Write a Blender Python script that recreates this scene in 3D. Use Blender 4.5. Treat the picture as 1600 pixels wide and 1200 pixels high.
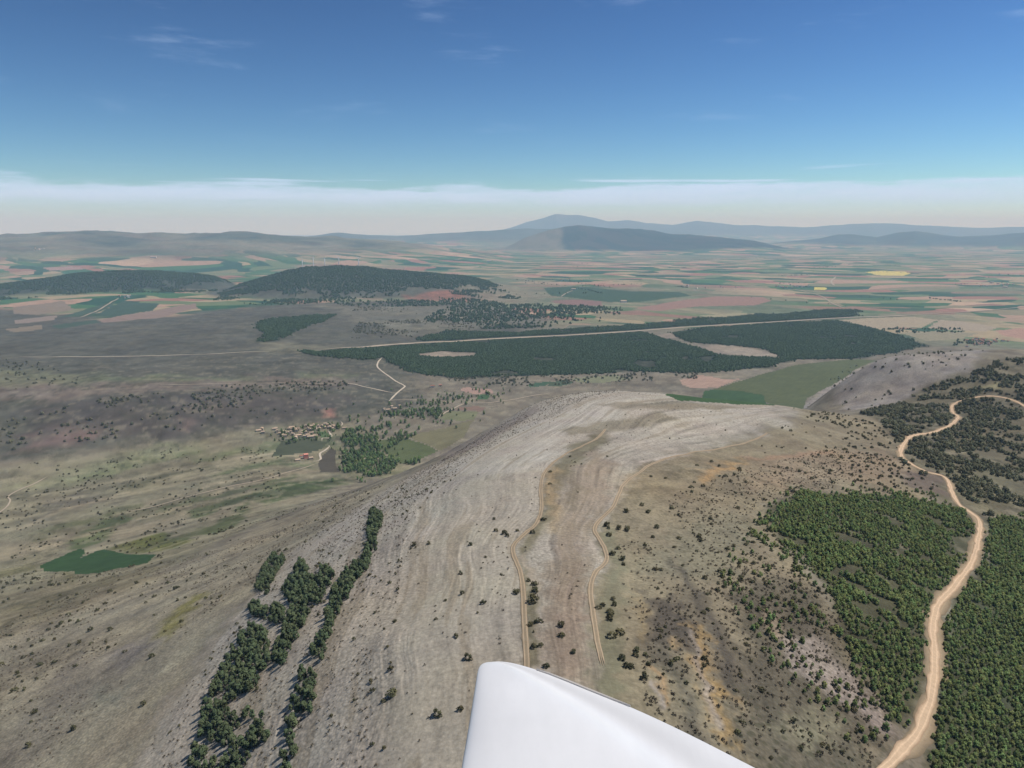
import bpy, math, random
import numpy as np
from mathutils import Vector

for _o in list(bpy.data.objects):
    bpy.data.objects.remove(_o)
SC = bpy.context.scene
COL = SC.collection
rng = np.random.default_rng(7)
random.seed(7)
R = math.radians

# ------------------------------------------------------------------ camera
FPX, CX, CY = 1200.0, 800.0, 600.0          # focal length in pixels of the 1600x1200 photograph
HORIZON = 358.0
HC = 450.0                                   # metres above the plain
PITCH = math.atan((CY - HORIZON) / FPX)
cam_d = bpy.data.cameras.new('camera')
cam_d.sensor_width = 36.0
cam_d.lens = 36.0 * FPX / 1600.0
cam_d.clip_start = 0.05
cam_d.clip_end = 200000.0
cam = bpy.data.objects.new('camera', cam_d)
COL.objects.link(cam)
cam.location = (0, 0, HC)
cam.rotation_euler = (R(90) - PITCH, 0, 0)
SC.camera = cam

# ------------------------------------------------------------------ sky, sun, exposure
SUN_EL, SUN_AZ = R(56), R(72)               # azimuth clockwise from +Y (the view direction)
world = bpy.data.worlds.new('World')
SC.world = world
world.use_nodes = True
wt = world.node_tree
wt.nodes.clear()


class NT:
    """small helper for node trees"""
    def __init__(self, tree):
        self.t = tree

    def n(self, kind, **kw):
        nd = self.t.nodes.new(kind)
        for k, v in kw.items():
            if k == 'ins':
                for a, b in v.items():
                    self.put(nd.inputs[a], b)
            else:
                setattr(nd, k, v)
        return nd

    def put(self, sock, val):
        if hasattr(val, 'links') or isinstance(val, bpy.types.NodeSocket):
            self.t.links.new(val, sock)
        else:
            sock.default_value = val

    def m(self, op, a, b=None, c=None, clamp=False):
        nd = self.t.nodes.new('ShaderNodeMath')
        nd.operation = op
        nd.use_clamp = clamp
        self.put(nd.inputs[0], a)
        if b is not None:
            self.put(nd.inputs[1], b)
        if c is not None:
            self.put(nd.inputs[2], c)
        return nd.outputs[0]

    def ramp(self, val, lo, hi, a=0.0, b=1.0):
        nd = self.t.nodes.new('ShaderNodeMapRange')
        nd.interpolation_type = 'SMOOTHSTEP'
        for i, v in enumerate((val, lo, hi, a, b)):
            self.put(nd.inputs[i], v)
        return nd.outputs[0]

    def mix(self, f, a, b, mode='MIX'):
        nd = self.t.nodes.new('ShaderNodeMix')
        nd.data_type = 'RGBA'
        nd.blend_type = mode
        self.put(nd.inputs[0], f)
        self.put(nd.inputs[6], a)
        self.put(nd.inputs[7], b)
        return nd.outputs[2]

    def noise(self, vec, scale, detail=3.0, rough=0.55, out=0):
        nd = self.t.nodes.new('ShaderNodeTexNoise')
        self.put(nd.inputs['Vector'], vec)
        nd.inputs['Scale'].default_value = scale
        nd.inputs['Detail'].default_value = detail
        nd.inputs['Roughness'].default_value = rough
        return nd.outputs[out]

    def xyz(self, x, y, z=0.0):
        nd = self.t.nodes.new('ShaderNodeCombineXYZ')
        for i, v in enumerate((x, y, z)):
            self.put(nd.inputs[i], v)
        return nd.outputs[0]


w = NT(wt)
sky = w.n('ShaderNodeTexSky', sky_type='NISHITA', sun_disc=False, sun_elevation=SUN_EL,
          sun_rotation=SUN_AZ, altitude=1500.0, air_density=1.0, dust_density=0.0, ozone_density=2.5)
gen = w.n('ShaderNodeTexCoord').outputs['Generated']
sep = w.n('ShaderNodeSeparateXYZ', ins={0: gen})
elev = w.m('MULTIPLY', w.m('ARCSINE', sep.outputs[2]), 180 / math.pi)
azi = w.m('MULTIPLY', w.m('ARCTAN2', sep.outputs[0], sep.outputs[1]), 180 / math.pi)
# low bank of cloud all round the horizon, with an uneven top
edge = w.noise(w.xyz(w.m('MULTIPLY', azi, 0.11), w.m('MULTIPLY', elev, 0.9), 3.1), 1.0, 6.0, 0.6)
body = w.noise(w.xyz(w.m('MULTIPLY', azi, 0.16), w.m('MULTIPLY', elev, 1.5), 7.7), 1.0, 6.0, 0.62)
top = w.m('ADD', w.m('MULTIPLY', edge, 2.4), 2.0)
bank = w.m('MULTIPLY', w.ramp(elev, w.m('SUBTRACT', top, w.m('MULTIPLY_ADD', body, 0.9, 0.05)), top, 1.0, 0.0), w.ramp(elev, 1.25, 2.2, 0.42, 1.0))
bank = w.m('MULTIPLY', bank, w.ramp(body, 0.28, 0.60, 0.60, 0.95))
# thin lens-shaped layers over the bank and high wisps
lens = w.noise(w.xyz(w.m('MULTIPLY', azi, 0.075), w.m('MULTIPLY', elev, 2.6), 1.4), 1.0, 3.0, 0.5)
lens = w.m('MULTIPLY', w.ramp(lens, 0.60, 0.72), w.m('MULTIPLY', w.ramp(elev, 2.2, 3.0), w.ramp(elev, 3.6, 4.6, 1.0, 0.0)))
wisp = w.noise(w.xyz(w.m('ADD', w.m('MULTIPLY', azi, 0.10), w.m('MULTIPLY', elev, 0.12)), w.m('MULTIPLY', elev, 0.55), 5.2), 1.0, 6.0, 0.62)
wisp = w.m('MULTIPLY', w.ramp(wisp, 0.56, 0.86), w.ramp(elev, 5.0, 9.0))
cloud = w.m('MAXIMUM', w.m('MAXIMUM', bank, w.m('MULTIPLY', lens, 0.7)), w.m('MULTIPLY', wisp, 0.32), clamp=True)
skyc = w.mix(1.0, sky.outputs[0], (0.105, 0.105, 0.105, 1), 'MULTIPLY')
skyc = w.n('ShaderNodeGamma', ins={0: skyc, 1: 1.8}).outputs[0]      # deeper blue overhead, as the phone renders it
skyc = w.mix(1.0, skyc, (9.0, 10.7, 10.8, 1), 'MULTIPLY')
cmix = w.mix(cloud, skyc, (6.0, 7.8, 10.8, 1.0))
bg = w.n('ShaderNodeBackground', ins={'Color': cmix, 'Strength': 0.1})
w.t.links.new(bg.outputs[0], w.n('ShaderNodeOutputWorld').inputs[0])

sun_d = bpy.data.lights.new('sun', 'SUN')
sun_d.energy = 4.2
sun_d.angle = R(0.53)
sun_d.color = (1.0, 0.97, 0.93)
sun = bpy.data.objects.new('sun', sun_d)
COL.objects.link(sun)
sv = Vector((math.sin(SUN_AZ) * math.cos(SUN_EL), math.cos(SUN_AZ) * math.cos(SUN_EL), math.sin(SUN_EL)))
sun.rotation_euler = sv.to_track_quat('Z', 'Y').to_euler()
sun.location = (0, 0, 900)

SC.view_settings.view_transform = 'Standard'
SC.view_settings.look = 'None'
SC.view_settings.exposure = 0.1
SC.view_settings.gamma = 1.0
SC.render.engine = 'CYCLES'
SC.cycles.max_bounces = 6
SC.cycles.diffuse_bounces = 2
SC.cycles.volume_bounces = 5

# ------------------------------------------------------------------ maths of the place
SP, CP = math.sin(PITCH), math.cos(PITCH)


def ray(px, py):
    """unit-less ray of the photograph's pixel: x right, y ahead, z up"""
    a = (np.asarray(px, float) - CX) / FPX
    b = (CY - np.asarray(py, float)) / FPX
    return a, CP + b * SP, -SP + b * CP


def slope(px, py):
    x, y, z = ray(px, py)
    h = np.hypot(x, y)
    return np.arctan2(x, y), z / h


def lin(r, g, b, k=0.92):
    out = []
    for c in (r, g, b):
        c = c / 255.0
        out.append((c / 12.92 if c <= 0.04045 else ((c + 0.055) / 1.055) ** 2.4) * k)
    return np.array(out)


def sstep(x, a, b):
    t = np.clip((x - a) / (b - a), 0, 1)
    return t * t * (3 - 2 * t)


def hash2(ix, iy, seed):
    h = ix * np.uint32(374761393) + iy * np.uint32(668265263) + np.uint32((seed * 974634777) & 0xFFFFFFFF)
    h = (h ^ (h >> np.uint32(13))) * np.uint32(1274126177)
    h ^= h >> np.uint32(16)
    return (h & np.uint32(0xFFFFFF)).astype(np.float32) * np.float32(1 / 16777215.0)


def vnoise(x, y, seed=0):
    ix, iy = np.floor(x), np.floor(y)
    fx, fy = (x - ix).astype(np.float32), (y - iy).astype(np.float32)
    ix, iy = ix.astype(np.int32).astype(np.uint32), iy.astype(np.int32).astype(np.uint32)
    one = np.uint32(1)
    fx, fy = fx * fx * fx * (fx * (fx * 6 - 15) + 10), fy * fy * fy * (fy * (fy * 6 - 15) + 10)
    a, b = hash2(ix, iy, seed), hash2(ix + one, iy, seed)
    c, d = hash2(ix, iy + one, seed), hash2(ix + one, iy + one, seed)
    return ((a * (1 - fx) + b * fx) * (1 - fy) + (c * (1 - fx) + d * fx) * fy) * 2 - 1


def fbm(x, y, wl, octv=4, seed=0, gain=0.5):
    s, a, n = 0.0, 1.0, 0.0
    x, y = x / wl, y / wl
    for o in range(octv):
        s = s + a * vnoise(x, y, seed + o * 17)
        n += a
        a *= gain
        x, y = x * 2.03 + y * 0.31, y * 2.03 - x * 0.31
    return s / n


def rbf_fit(q, v, lam=1e-4):
    n = len(q)
    d = np.hypot(q[:, None, 0] - q[None, :, 0], q[:, None, 1] - q[None, :, 1])
    K = np.where(d > 0, d * d * np.log(d + 1e-12), 0) + lam * np.eye(n)
    Pm = np.c_[np.ones(n), q]
    A = np.zeros((n + 3, n + 3))
    A[:n, :n] = K
    A[:n, n:] = Pm
    A[n:, :n] = Pm.T
    return np.linalg.solve(A, np.r_[v, 0, 0, 0])


def rbf_eval(q, coef, X, Y):
    sh = X.shape
    X, Y = X.ravel(), Y.ravel()
    out = np.empty(len(X))
    n = len(q)
    for s in range(0, len(X), 20000):
        dx = X[s:s + 20000, None] - q[None, :, 0]
        dy = Y[s:s + 20000, None] - q[None, :, 1]
        d2 = dx * dx + dy * dy
        out[s:s + 20000] = (0.5 * d2 * np.log(d2 + 1e-20)) @ coef[:n] + coef[n] + coef[n + 1] * X[s:s + 20000] + coef[n + 2] * Y[s:s + 20000]
    return out.reshape(sh)


def rbf_grid(q, coef, X, Y, st=3):
    """the same on a regular grid: every third line is solved, the rest is filled in by cubics"""
    def up(a, n):
        m = a.shape[0]
        p = np.concatenate([2 * a[:1] - a[1:2], a, 2 * a[-1:] - a[-2:-1], 3 * a[-1:] - 2 * a[-2:-1]])
        i = np.minimum(np.arange(n) // st, m - 1)
        t = ((np.arange(n) - i * st) / st)[:, None]
        a0, a1, a2, a3 = p[i], p[i + 1], p[i + 2], p[i + 3]
        return a1 + 0.5 * t * (a2 - a0 + t * (2 * a0 - 5 * a1 + 4 * a2 - a3 + t * (3 * (a1 - a2) + a3 - a0)))
    nr, na = X.shape
    ri, ai = np.arange(0, nr, st), np.arange(0, na, st)
    c = rbf_eval(q, coef, X[np.ix_(ri, ai)], Y[np.ix_(ri, ai)])
    return up(up(c, nr).T, na).T


# heights read off the photograph: pixel and height above the plain
CTRL = [
    # crest, flanks, nearest first
    (800, 1200, 300), (600, 1200, 288), (400, 1200, 262), (200, 1200, 226), (0, 1200, 186), (-150, 1200, 160),
    (1000, 1200, 300), (1200, 1200, 286), (1400, 1200, 266), (1600, 1200, 242), (1750, 1200, 225),
    (800, 1000, 300), (600, 1000, 286), (450, 1000, 256), (300, 1000, 214), (150, 1000, 162), (0, 1000, 118), (-150, 1000, 90),
    (1000, 1000, 300), (1200, 1000, 286), (1400, 1000, 266), (1600, 1000, 236), (1750, 1000, 215),
    (850, 850, 294), (700, 850, 285), (600, 850, 268), (500, 850, 226), (400, 850, 150), (300, 850, 84), (150, 862, 34), (0, 870, 24), (-150, 880, 20),
    (1000, 850, 292), (1200, 850, 278), (1400, 850, 254), (1600, 850, 222), (1750, 850, 200),
    (850, 740, 286), (750, 740, 272), (680, 740, 240), (620, 745, 176), (560, 765, 100),
    (1000, 740, 282), (1150, 740, 272), (1300, 740, 256), (1450, 740, 230), (1600, 740, 205), (1750, 740, 190),
    (900, 670, 274), (1000, 670, 272), (1100, 670, 266), (1250, 680, 256), (1350, 680, 238), (1450, 680, 216), (1600, 680, 204),
    (820, 655, 258), (760, 680, 240), (720, 705, 216),
    (830, 634, 248), (870, 622, 254), (920, 615, 258), (1000, 617, 256), (1060, 620, 254), (1150, 627, 250), (1240, 637, 246),
    (1300, 645, 232), (1370, 640, 205), (1450, 640, 205), (1530, 625, 208), (1600, 620, 214), (1750, 620, 215),
    # second hill beyond the saddle
    (1330, 600, 190), (1380, 560, 226), (1440, 553, 232), (1500, 548, 236), (1560, 546, 236), (1600, 545, 236), (1700, 545, 236),
    (1290, 615, 160), (1400, 600, 205), (1500, 590, 222), (1600, 585, 226),
    # valley with the village
    (480, 680, 2), (430, 690, 2), (560, 700, 0), (600, 722, 4), (540, 735, 10), (450, 740, 14), (350, 745, 10), (250, 770, 8), (120, 800, 8), (0, 820, 8), (-150, 830, 8),
    (440, 800, 60), (340, 800, 34), (560, 665, 4), (640, 680, 6), (690, 660, 8), (740, 640, 8),
    (0, 720, 10), (150, 710, 8), (300, 690, 6), (-150, 730, 10),
    (0, 660, 34), (150, 650, 40), (300, 645, 36), (400, 640, 26), (-150, 660, 34),
    (0, 610, 56), (150, 605, 58), (300, 600, 54), (450, 600, 40), (560, 610, 26), (620, 620, 14), (-150, 610, 56),
    (0, 550, 50), (200, 550, 50), (400, 550, 44), (600, 560, 30), (750, 600, 6), (850, 600, 2), (-150, 550, 50),
    (1000, 605, 0), (1100, 605, 2), (1180, 622, 4), (1250, 590, 10), (1320, 575, 16),
    (0, 490, 30), (250, 490, 44), (450, 490, 50), (700, 490, 30), (900, 500, 12), (1200, 500, 0), (1500, 500, 0), (1700, 500, 0),
    (700, 545, 14), (900, 550, 6), (1200, 550, 2), (1400, 530, 2),
    (0, 440, 20), (300, 440, 30), (600, 440, 20), (900, 430, 0), (1300, 430, 0), (1700, 430, 0), (-150, 440, 20),
]
GHOST = [  # (pixel column, distance, height) on ground that the ridge hides, and under the frame
    (800, 70, 298), (400, 70, 290), (1200, 70, 292), (0, 90, 262), (1600, 90, 270), (800, 140, 300), (-150, 120, 240), (1750, 120, 256),
    (920, 1150, 150), (920, 1500, 20), (1060, 1150, 160), (1060, 1500, 25), (1180, 1120, 170), (1180, 1500, 40), (830, 1080, 130), (830, 1400, 15),
    (760, 1250, 30), (1250, 1850, 40), (1400, 1800, 130), (1400, 2150, 25), (1490, 1880, 150), (1550, 2000, 130), (1550, 2450, 10), (1640, 2080, 130), (1700, 2150, 130), (1700, 2600, 10),
]


def q_at_z(px, py, z):
    az, sl = slope(px, py)
    return az, math.log((z - HC) / sl)


CQ = np.array([q_at_z(*c) for c in CTRL] + [(slope(g[0], 600)[0], math.log(g[1])) for g in GHOST])
CZ = np.array([c[2] for c in CTRL] + [g[2] for g in GHOST], float)
# keep only points that do not crowd one another
keep = []
for i in range(len(CQ)):
    if all(np.hypot(*(CQ[i] - CQ[j])) > 0.018 for j in keep):
        keep.append(i)
CQ, CZ = CQ[keep], CZ[keep]
COEF = rbf_fit(CQ, CZ, 5e-5)

# hills beyond, from their outline against the sky: distance, width in front, width behind, floor, outline
HILLS = {
    'left_hills': (13500, 5200, 4000, 30, [(-500, 366), (-200, 364), (0, 363), (60, 361), (130, 357.5), (180, 361), (260, 363), (320, 363), (400, 361.5), (470, 366), (530, 369), (620, 376), (720, 388), (800, 396)]),
    'foothills': (24000, 4500, 4000, 20, [(380, 375), (480, 368), (535, 363), (575, 367), (620, 369), (650, 367), (700, 364), (740, 362), (780, 359.5), (830, 357), (880, 358), (950, 365), (1020, 370), (1100, 374), (1200, 380)]),
    'dark_hill': (17500, 1700, 2600, 10, [(790, 384), (820, 372), (845, 363), (865, 357.5), (885, 354), (905, 352.5), (940, 355), (1000, 360), (1060, 365), (1130, 370), (1180, 376), (1230, 386)]),
    'mountain_range': (38000, 6000, 6000, 0, [(700, 372), (770, 364), (800, 356), (830, 346), (850, 341), (868, 334.5), (885, 336), (905, 336.5), (930, 341), (950, 346), (980, 345), (1010, 350), (1050, 351), (1070, 348), (1090, 345.5), (1115, 348), (1150, 352), (1200, 353), (1260, 353), (1300, 351), (1350, 349), (1400, 349.5), (1440, 351.5), (1480, 351), (1520, 354), (1600, 355), (1800, 355), (2100, 358)]),
    'blue_hills': (23000, 3500, 3500, 0, [(1150, 388), (1240, 376), (1280, 371), (1310, 365), (1335, 366), (1370, 371), (1400, 364), (1430, 360), (1460, 363), (1500, 368), (1560, 366), (1620, 363), (1700, 362), (1900, 362)]),
    'wooded_hill': (6300, 650, 900, 15, [(-400, 452), (-150, 452), (0, 444), (60, 435), (130, 425), (220, 420.5), (300, 425), (335, 432), (362, 442), (390, 456)]),
    'turbine_hill': (5600, 1050, 800, 20, [(290, 466), (330, 456), (370, 445), (410, 433), (450, 420), (480, 415.5), (530, 415), (600, 418), (680, 423), (740, 432), (790, 443), (840, 458)]),
}


def hill_shape(name, AZ, LR):
    r0, wf, wb, fl, tab = HILLS[name]
    a = np.array([slope(p, q)[0] for p, q in tab])
    h = np.array([HC + r0 * slope(p, q)[1] for p, q in tab])
    top = np.maximum(np.interp(AZ, a, h) - fl, 0)
    ends = sstep(AZ, a[0] - 0.05, a[0] + 0.03) * sstep(AZ, a[-1] + 0.05, a[-1] - 0.03)
    r = np.exp(LR)
    u = np.where(r < r0, (r0 - r) / wf, (r - r0) / wb)
    bell = np.where(u < 1, (1 - np.clip(u, 0, 1) ** 2) ** 2, 0)
    return top * bell * ends


def where_fbm(sel, x, y, *a):
    """noise only where it is wanted"""
    out = np.zeros(x.shape)
    if sel.any():
        out[sel] = fbm(x[sel], y[sel], *a)
    return out


HS = {}


def height(AZ, LR):
    r = np.exp(LR)
    x, y = r * np.sin(AZ), r * np.cos(AZ)
    z = rbf_grid(CQ, COEF, np.clip(AZ, -0.80, 0.80), np.clip(LR, 4.2, math.log(9500)))
    z = z * (1 - sstep(r, 6000, 9000))
    near = 1 - sstep(r, 900, 2200)
    z = z + where_fbm(near > 0, x, y, 45, 4, 3) * 1.6 * near + where_fbm(near > 0, x, y, 9, 3, 5) * 0.35 * near
    mid = sstep(r, 900, 1800) * (1 - sstep(r, 5000, 9000)) * (0.25 + 0.75 * sstep(-AZ, -0.02, 0.12))
    z = z + mid * (where_fbm(mid > 0, x, y, 260, 4, 9) * 7.0)
    z = z + sstep(r, 5000, 9000) * where_fbm(r > 5000, x, y, 2200, 4, 13) * 22
    for k in HILLS:
        hs = HS[k] = hill_shape(k, AZ, LR)
        r0 = HILLS[k][0]
        wl = max(r0 * 0.055, 380)
        g = where_fbm(hs > 0, x, y, wl, 4, 21)
        rd = 1 - np.abs(where_fbm(hs > 0, x, y, wl * 1.7, 3, 33)) * 2
        bump = np.clip(hs / 120.0, 0, 1)
        z = np.where(hs > 0, np.maximum(z, z * 0.2 + hs), z) + bump * (g * 0.15 + (rd - 0.6) * 0.13) * np.minimum(hs, 500) * 0.9
    return z


# ------------------------------------------------------------------ terrain grid: polar, cells grow with distance
NA = 980
t = np.linspace(-1, 1, NA)
AZ1 = 0.60 * t + 0.40 * np.sign(t) * np.abs(t) ** 9
rr = [62.0]
while rr[-1] < 62000:
    r_ = rr[-1]
    k = 0.0105 if r_ < 150 else (0.0056 if r_ < 1200 else 0.0068 if r_ < 9000 else 0.009)
    rr.append(r_ * (1 + k))
LR1 = np.log(np.array(rr))
NR = len(LR1)
GA, GL = np.meshgrid(AZ1, LR1)               # rows: distance
GZ = height(GA, GL)
GX, GY = np.exp(GL) * np.sin(GA), np.exp(GL) * np.cos(GA)


def ground_z(az, lr):
    az, lr = np.asarray(az, float), np.asarray(lr, float)
    fa = np.interp(az, AZ1, np.arange(NA))
    fr = np.interp(lr, LR1, np.arange(NR))
    ia, ir = np.clip(fa.astype(int), 0, NA - 2), np.clip(fr.astype(int), 0, NR - 2)
    ta, tr = fa - ia, fr - ir
    return (GZ[ir, ia] * (1 - ta) + GZ[ir, ia + 1] * ta) * (1 - tr) + (GZ[ir + 1, ia] * (1 - ta) + GZ[ir + 1, ia + 1] * ta) * tr


def zxy(x, y):
    return ground_z(np.arctan2(x, y), np.log(np.hypot(x, y)))


_LRM = np.linspace(LR1[0], LR1[-1], 2600)


def gq(pts):
    """where the sight line of each pixel meets the ground: azimuth and log distance"""
    out = []
    for px, py in pts:
        az, sl = slope(px, py)
        d = ground_z(np.full_like(_LRM, az), _LRM) - (HC + np.exp(_LRM) * sl)
        hit = np.nonzero((d[1:] >= 0) & (d[:-1] < 0))[0]
        if len(hit):
            i = hit[0]
            out.append((float(az), float(_LRM[i] + (_LRM[i + 1] - _LRM[i]) * (-d[i] / (d[i + 1] - d[i])))))
        else:
            out.append((float(az), float(LR1[-1]) if sl > -0.3 else float(LR1[0])))
    return np.array(out)


def gxy(px, py):
    a, l = gq([(px, py)])[0]
    r = math.exp(l)
    return r * math.sin(a), r * math.cos(a)


def inside_q(poly, A, L):
    """signed: >0 inside; magnitude is the distance to the outline"""
    p = np.asarray(poly)
    n = len(p)
    ins = np.zeros(A.shape, bool)
    dmin = np.full(A.shape, 1e9)
    for i in range(n):
        x1, y1 = p[i]
        x2, y2 = p[(i + 1) % n]
        c = (y1 > L) != (y2 > L)
        with np.errstate(divide='ignore', invalid='ignore'):
            ins ^= c & (A < (x2 - x1) * (L - y1) / (y2 - y1 + 1e-15) + x1)
        dx, dy = x2 - x1, y2 - y1
        tt = np.clip(((A - x1) * dx + (L - y1) * dy) / (dx * dx + dy * dy + 1e-18), 0, 1)
        dmin = np.minimum(dmin, np.hypot(A - x1 - tt * dx, L - y1 - tt * dy))
    return np.where(ins, dmin, -dmin)


# strata coordinate of the limestone: lines along which the beds run
BEDS = [
    (0, [(200, 1200), (330, 1010), (450, 880), (560, 800), (640, 745), (720, 700), (810, 650)]),
    (1, [(450, 1200), (480, 1080), (540, 920), (590, 800), (640, 765), (700, 715), (780, 675), (850, 645)]),
    (2, [(610, 1200), (625, 1000), (660, 850), (690, 770), (760, 715), (860, 660), (910, 630)]),
    (3, [(822, 1200), (822, 1040), (816, 900), (800, 855), (845, 800), (850, 740), (880, 710), (940, 675), (980, 640)]),
    (4, [(945, 1200), (930, 1000), (925, 920), (945, 875), (930, 825), (970, 770), (990, 725), (1080, 705), (1200, 690), (1280, 660)]),
    (5, [(1060, 1200), (1010, 1000), (1010, 850), (1080, 780), (1200, 740), (1350, 700)]),
    (6, [(1160, 1200), (1110, 1000), (1120, 880), (1200, 800), (1400, 740)]),
    (-1, [(0, 1180), (100, 1000), (300, 860), (480, 775)]),
]
bq, bv = [], []
for v_, pl in BEDS:
    for a_ in gq(pl):
        bq.append(a_)
        bv.append(v_)
bq, bv = np.array(bq), np.array(bv, float)
bcoef = rbf_fit(bq, bv, 1e-3)
nearrow = LR1 < math.log(1500)
BED = np.zeros_like(GZ)
BED[nearrow] = rbf_grid(bq, bcoef, GA[nearrow], GL[nearrow])
# ledges: the beds stand out as low steps along the crest
inr = inside_q(gq([(150, 1400), (230, 1160), (340, 1000), (450, 872), (545, 800), (640, 743), (720, 697), (800, 650), (860, 630), (920, 620), (1060, 624), (1230, 640), (1230, 668), (1060, 712), (990, 732), (930, 825), (945, 875), (930, 1000), (990, 1400)]), GA[nearrow], GL[nearrow])
LW = sstep(inr, -0.01, 0.04)
bd, gl_ = BED[nearrow], GL[nearrow]
ph = bd * 6.5 + 1.5 * fbm(bd * 2.2, gl_ * 1.6, 1.0, 3, 431)
saw = ph - np.floor(ph)
ph2 = bd * 19 + 2.6 * fbm(bd * 6, gl_ * 8, 1.0, 3, 441)
saw2 = ph2 - np.floor(ph2)
on_ = sstep(fbm(bd * 2.6, gl_ * 5, 1.0, 4, 451), -0.15, 0.35)
GZ[nearrow] += LW * on_ * (0.25 * np.where(saw < 0.8, saw / 0.8, (1 - saw) / 0.2) + 0.13 * np.where(saw2 < 0.7, saw2 / 0.7, (1 - saw2) / 0.3))

# ------------------------------------------------------------------ land cover
COLR = np.zeros(GZ.shape + (3,))
MSK = np.zeros(GZ.shape + (4,))              # strata, scrub, field mosaic, stony
RAD = np.exp(GL)
WARP1 = fbm(GX / RAD * 40, GL * 40, 1.0, 4, 101)
WARP2 = fbm(GX / RAD * 40 + 50, GL * 40 + 9, 1.0, 4, 131)


def paint(pts, rgb, soft=0.004, warp=0.012, strata=None, scrub=None, mosaic=None, stony=None, amt=1.0, poly=None, k=0.92):
    q = gq(pts) if poly is None else poly
    m = 0.05 + soft
    i0, i1 = np.searchsorted(LR1, [q[:, 1].min() - m, q[:, 1].max() + m])
    j0, j1 = np.searchsorted(AZ1, [q[:, 0].min() - m, q[:, 0].max() + m])
    if i1 <= i0 or j1 <= j0:
        return
    s = np.s_[i0:i1, j0:j1]
    d = inside_q(q, GA[s] + WARP1[s] * warp, GL[s] + WARP2[s] * warp)
    f = sstep(d, -soft, soft) * amt
    COLR[s] = COLR[s] * (1 - f[..., None]) + lin(*rgb, k) * f[..., None]
    for ch, val in enumerate((strata, scrub, mosaic, stony)):
        if val is not None:
            MSK[s + (ch,)] = MSK[s + (ch,)] * (1 - f) + val * f
    return


def stripe(pts, width, rgb, **kw):
    """a band of given pixel half-widths along a line"""
    L, Rr = [], []
    for i, (x, y) in enumerate(pts):
        x0, y0 = pts[max(i - 1, 0)]
        x1, y1 = pts[min(i + 1, len(pts) - 1)]
        dx, dy = x1 - x0, y1 - y0
        n = math.hypot(dx, dy) + 1e-6
        wd = width[i] if isinstance(width, (list, tuple)) else width
        L.append((x - dy / n * wd, y + dx / n * wd))
        Rr.append((x + dy / n * wd, y - dx / n * wd))
    paint(L + Rr[::-1], rgb, **kw)


# broad base
farw = sstep(RAD, 3300, 3900)
COLR[:] = lin(122, 114, 98)
MSK[..., 1] = 0.6 * (1 - farw)
MSK[..., 2] = farw
COLR[:] = COLR * (1 - farw[..., None]) + lin(112, 116, 92) * farw[..., None]
# scrub plateau on the left and the valley side below it
W_ = [(-600, 700), (-600, 482), (0, 482), (200, 500), (400, 478), (620, 470), (760, 478), (860, 500), (700, 560), (640, 600), (640, 640), (520, 662), (440, 660), (330, 680), (200, 700), (60, 720), (-100, 730)]
paint(W_, (91, 89, 77), 0.02, 0.02, scrub=1.0, mosaic=0, stony=0.2)
paint([(-600, 598), (200, 596), (420, 590), (560, 596), (540, 606), (300, 608), (100, 628), (-600, 640)], (124, 110, 98), 0.02, 0.03, amt=0.7)
paint([(40, 640), (420, 615), (560, 625), (480, 650), (330, 672), (200, 690), (40, 700)], (88, 80, 74), 0.02, 0.03, amt=0.8)
paint([(40, 690), (90, 668), (150, 675), (120, 700), (60, 705)], (128, 106, 96), 0.02, 0.03, amt=0.6)
paint([(282, 650), (296, 655), (292, 672), (284, 670)], (140, 118, 106), 0.01, 0.01, amt=0.7)
paint([(505, 640), (520, 638), (528, 650), (508, 652)], (150, 112, 98), 0.006, 0.008)
paint([(0, 576), (140, 584), (140, 600), (-200, 612), (-200, 580)], (116, 117, 88), 0.02, 0.03, amt=0.7)
paint([(140, 587), (250, 590), (380, 588), (390, 594), (250, 597), (150, 594)], (106, 112, 82), 0.014, 0.03, amt=0.7)
paint([(460, 584), (545, 585), (540, 592), (470, 592)], (106, 112, 82), 0.014, 0.03, amt=0.7)
paint([(500, 478), (800, 480), (860, 500), (700, 520), (620, 525), (560, 500)], (116, 112, 96), 0.02, 0.03, amt=0.8)
paint([(400, 530), (560, 545), (660, 540), (640, 552), (420, 552)], (124, 120, 98), 0.02, 0.03, amt=0.6)
# valley floor and the near left side of the valley
V_ = [(-600, 1000), (-600, 760), (0, 735), (200, 705), (330, 682), (440, 662), (540, 660), (620, 690), (660, 712), (610, 738), (520, 766), (440, 805), (330, 850), (250, 905), (100, 960), (-100, 1010)]
paint(V_, (125, 119, 97), 0.02, 0.03, scrub=0.8, stony=0.3)
paint([(-100, 790), (100, 775), (260, 735), (420, 700), (430, 712), (300, 752), (120, 810), (-100, 850)], (134, 128, 104), 0.02, 0.05, amt=0.8)
paint([(20, 760), (120, 735), (240, 700), (330, 690), (330, 700), (220, 725), (100, 760)], (128, 130, 98), 0.02, 0.03, amt=0.7)
paint([(60, 790), (130, 770), (150, 790), (80, 810)], (92, 88, 82), 0.03, 0.04, amt=0.7)
paint([(120, 820), (240, 790), (330, 770), (340, 780), (230, 815), (130, 850)], (112, 106, 82), 0.02, 0.03, amt=0.6)
paint([(-50, 860), (80, 840), (250, 812), (380, 780), (480, 748), (480, 756), (400, 790), (260, 830), (100, 856), (-50, 884)], (146, 136, 114), 0.012, 0.03, amt=0.6)
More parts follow.
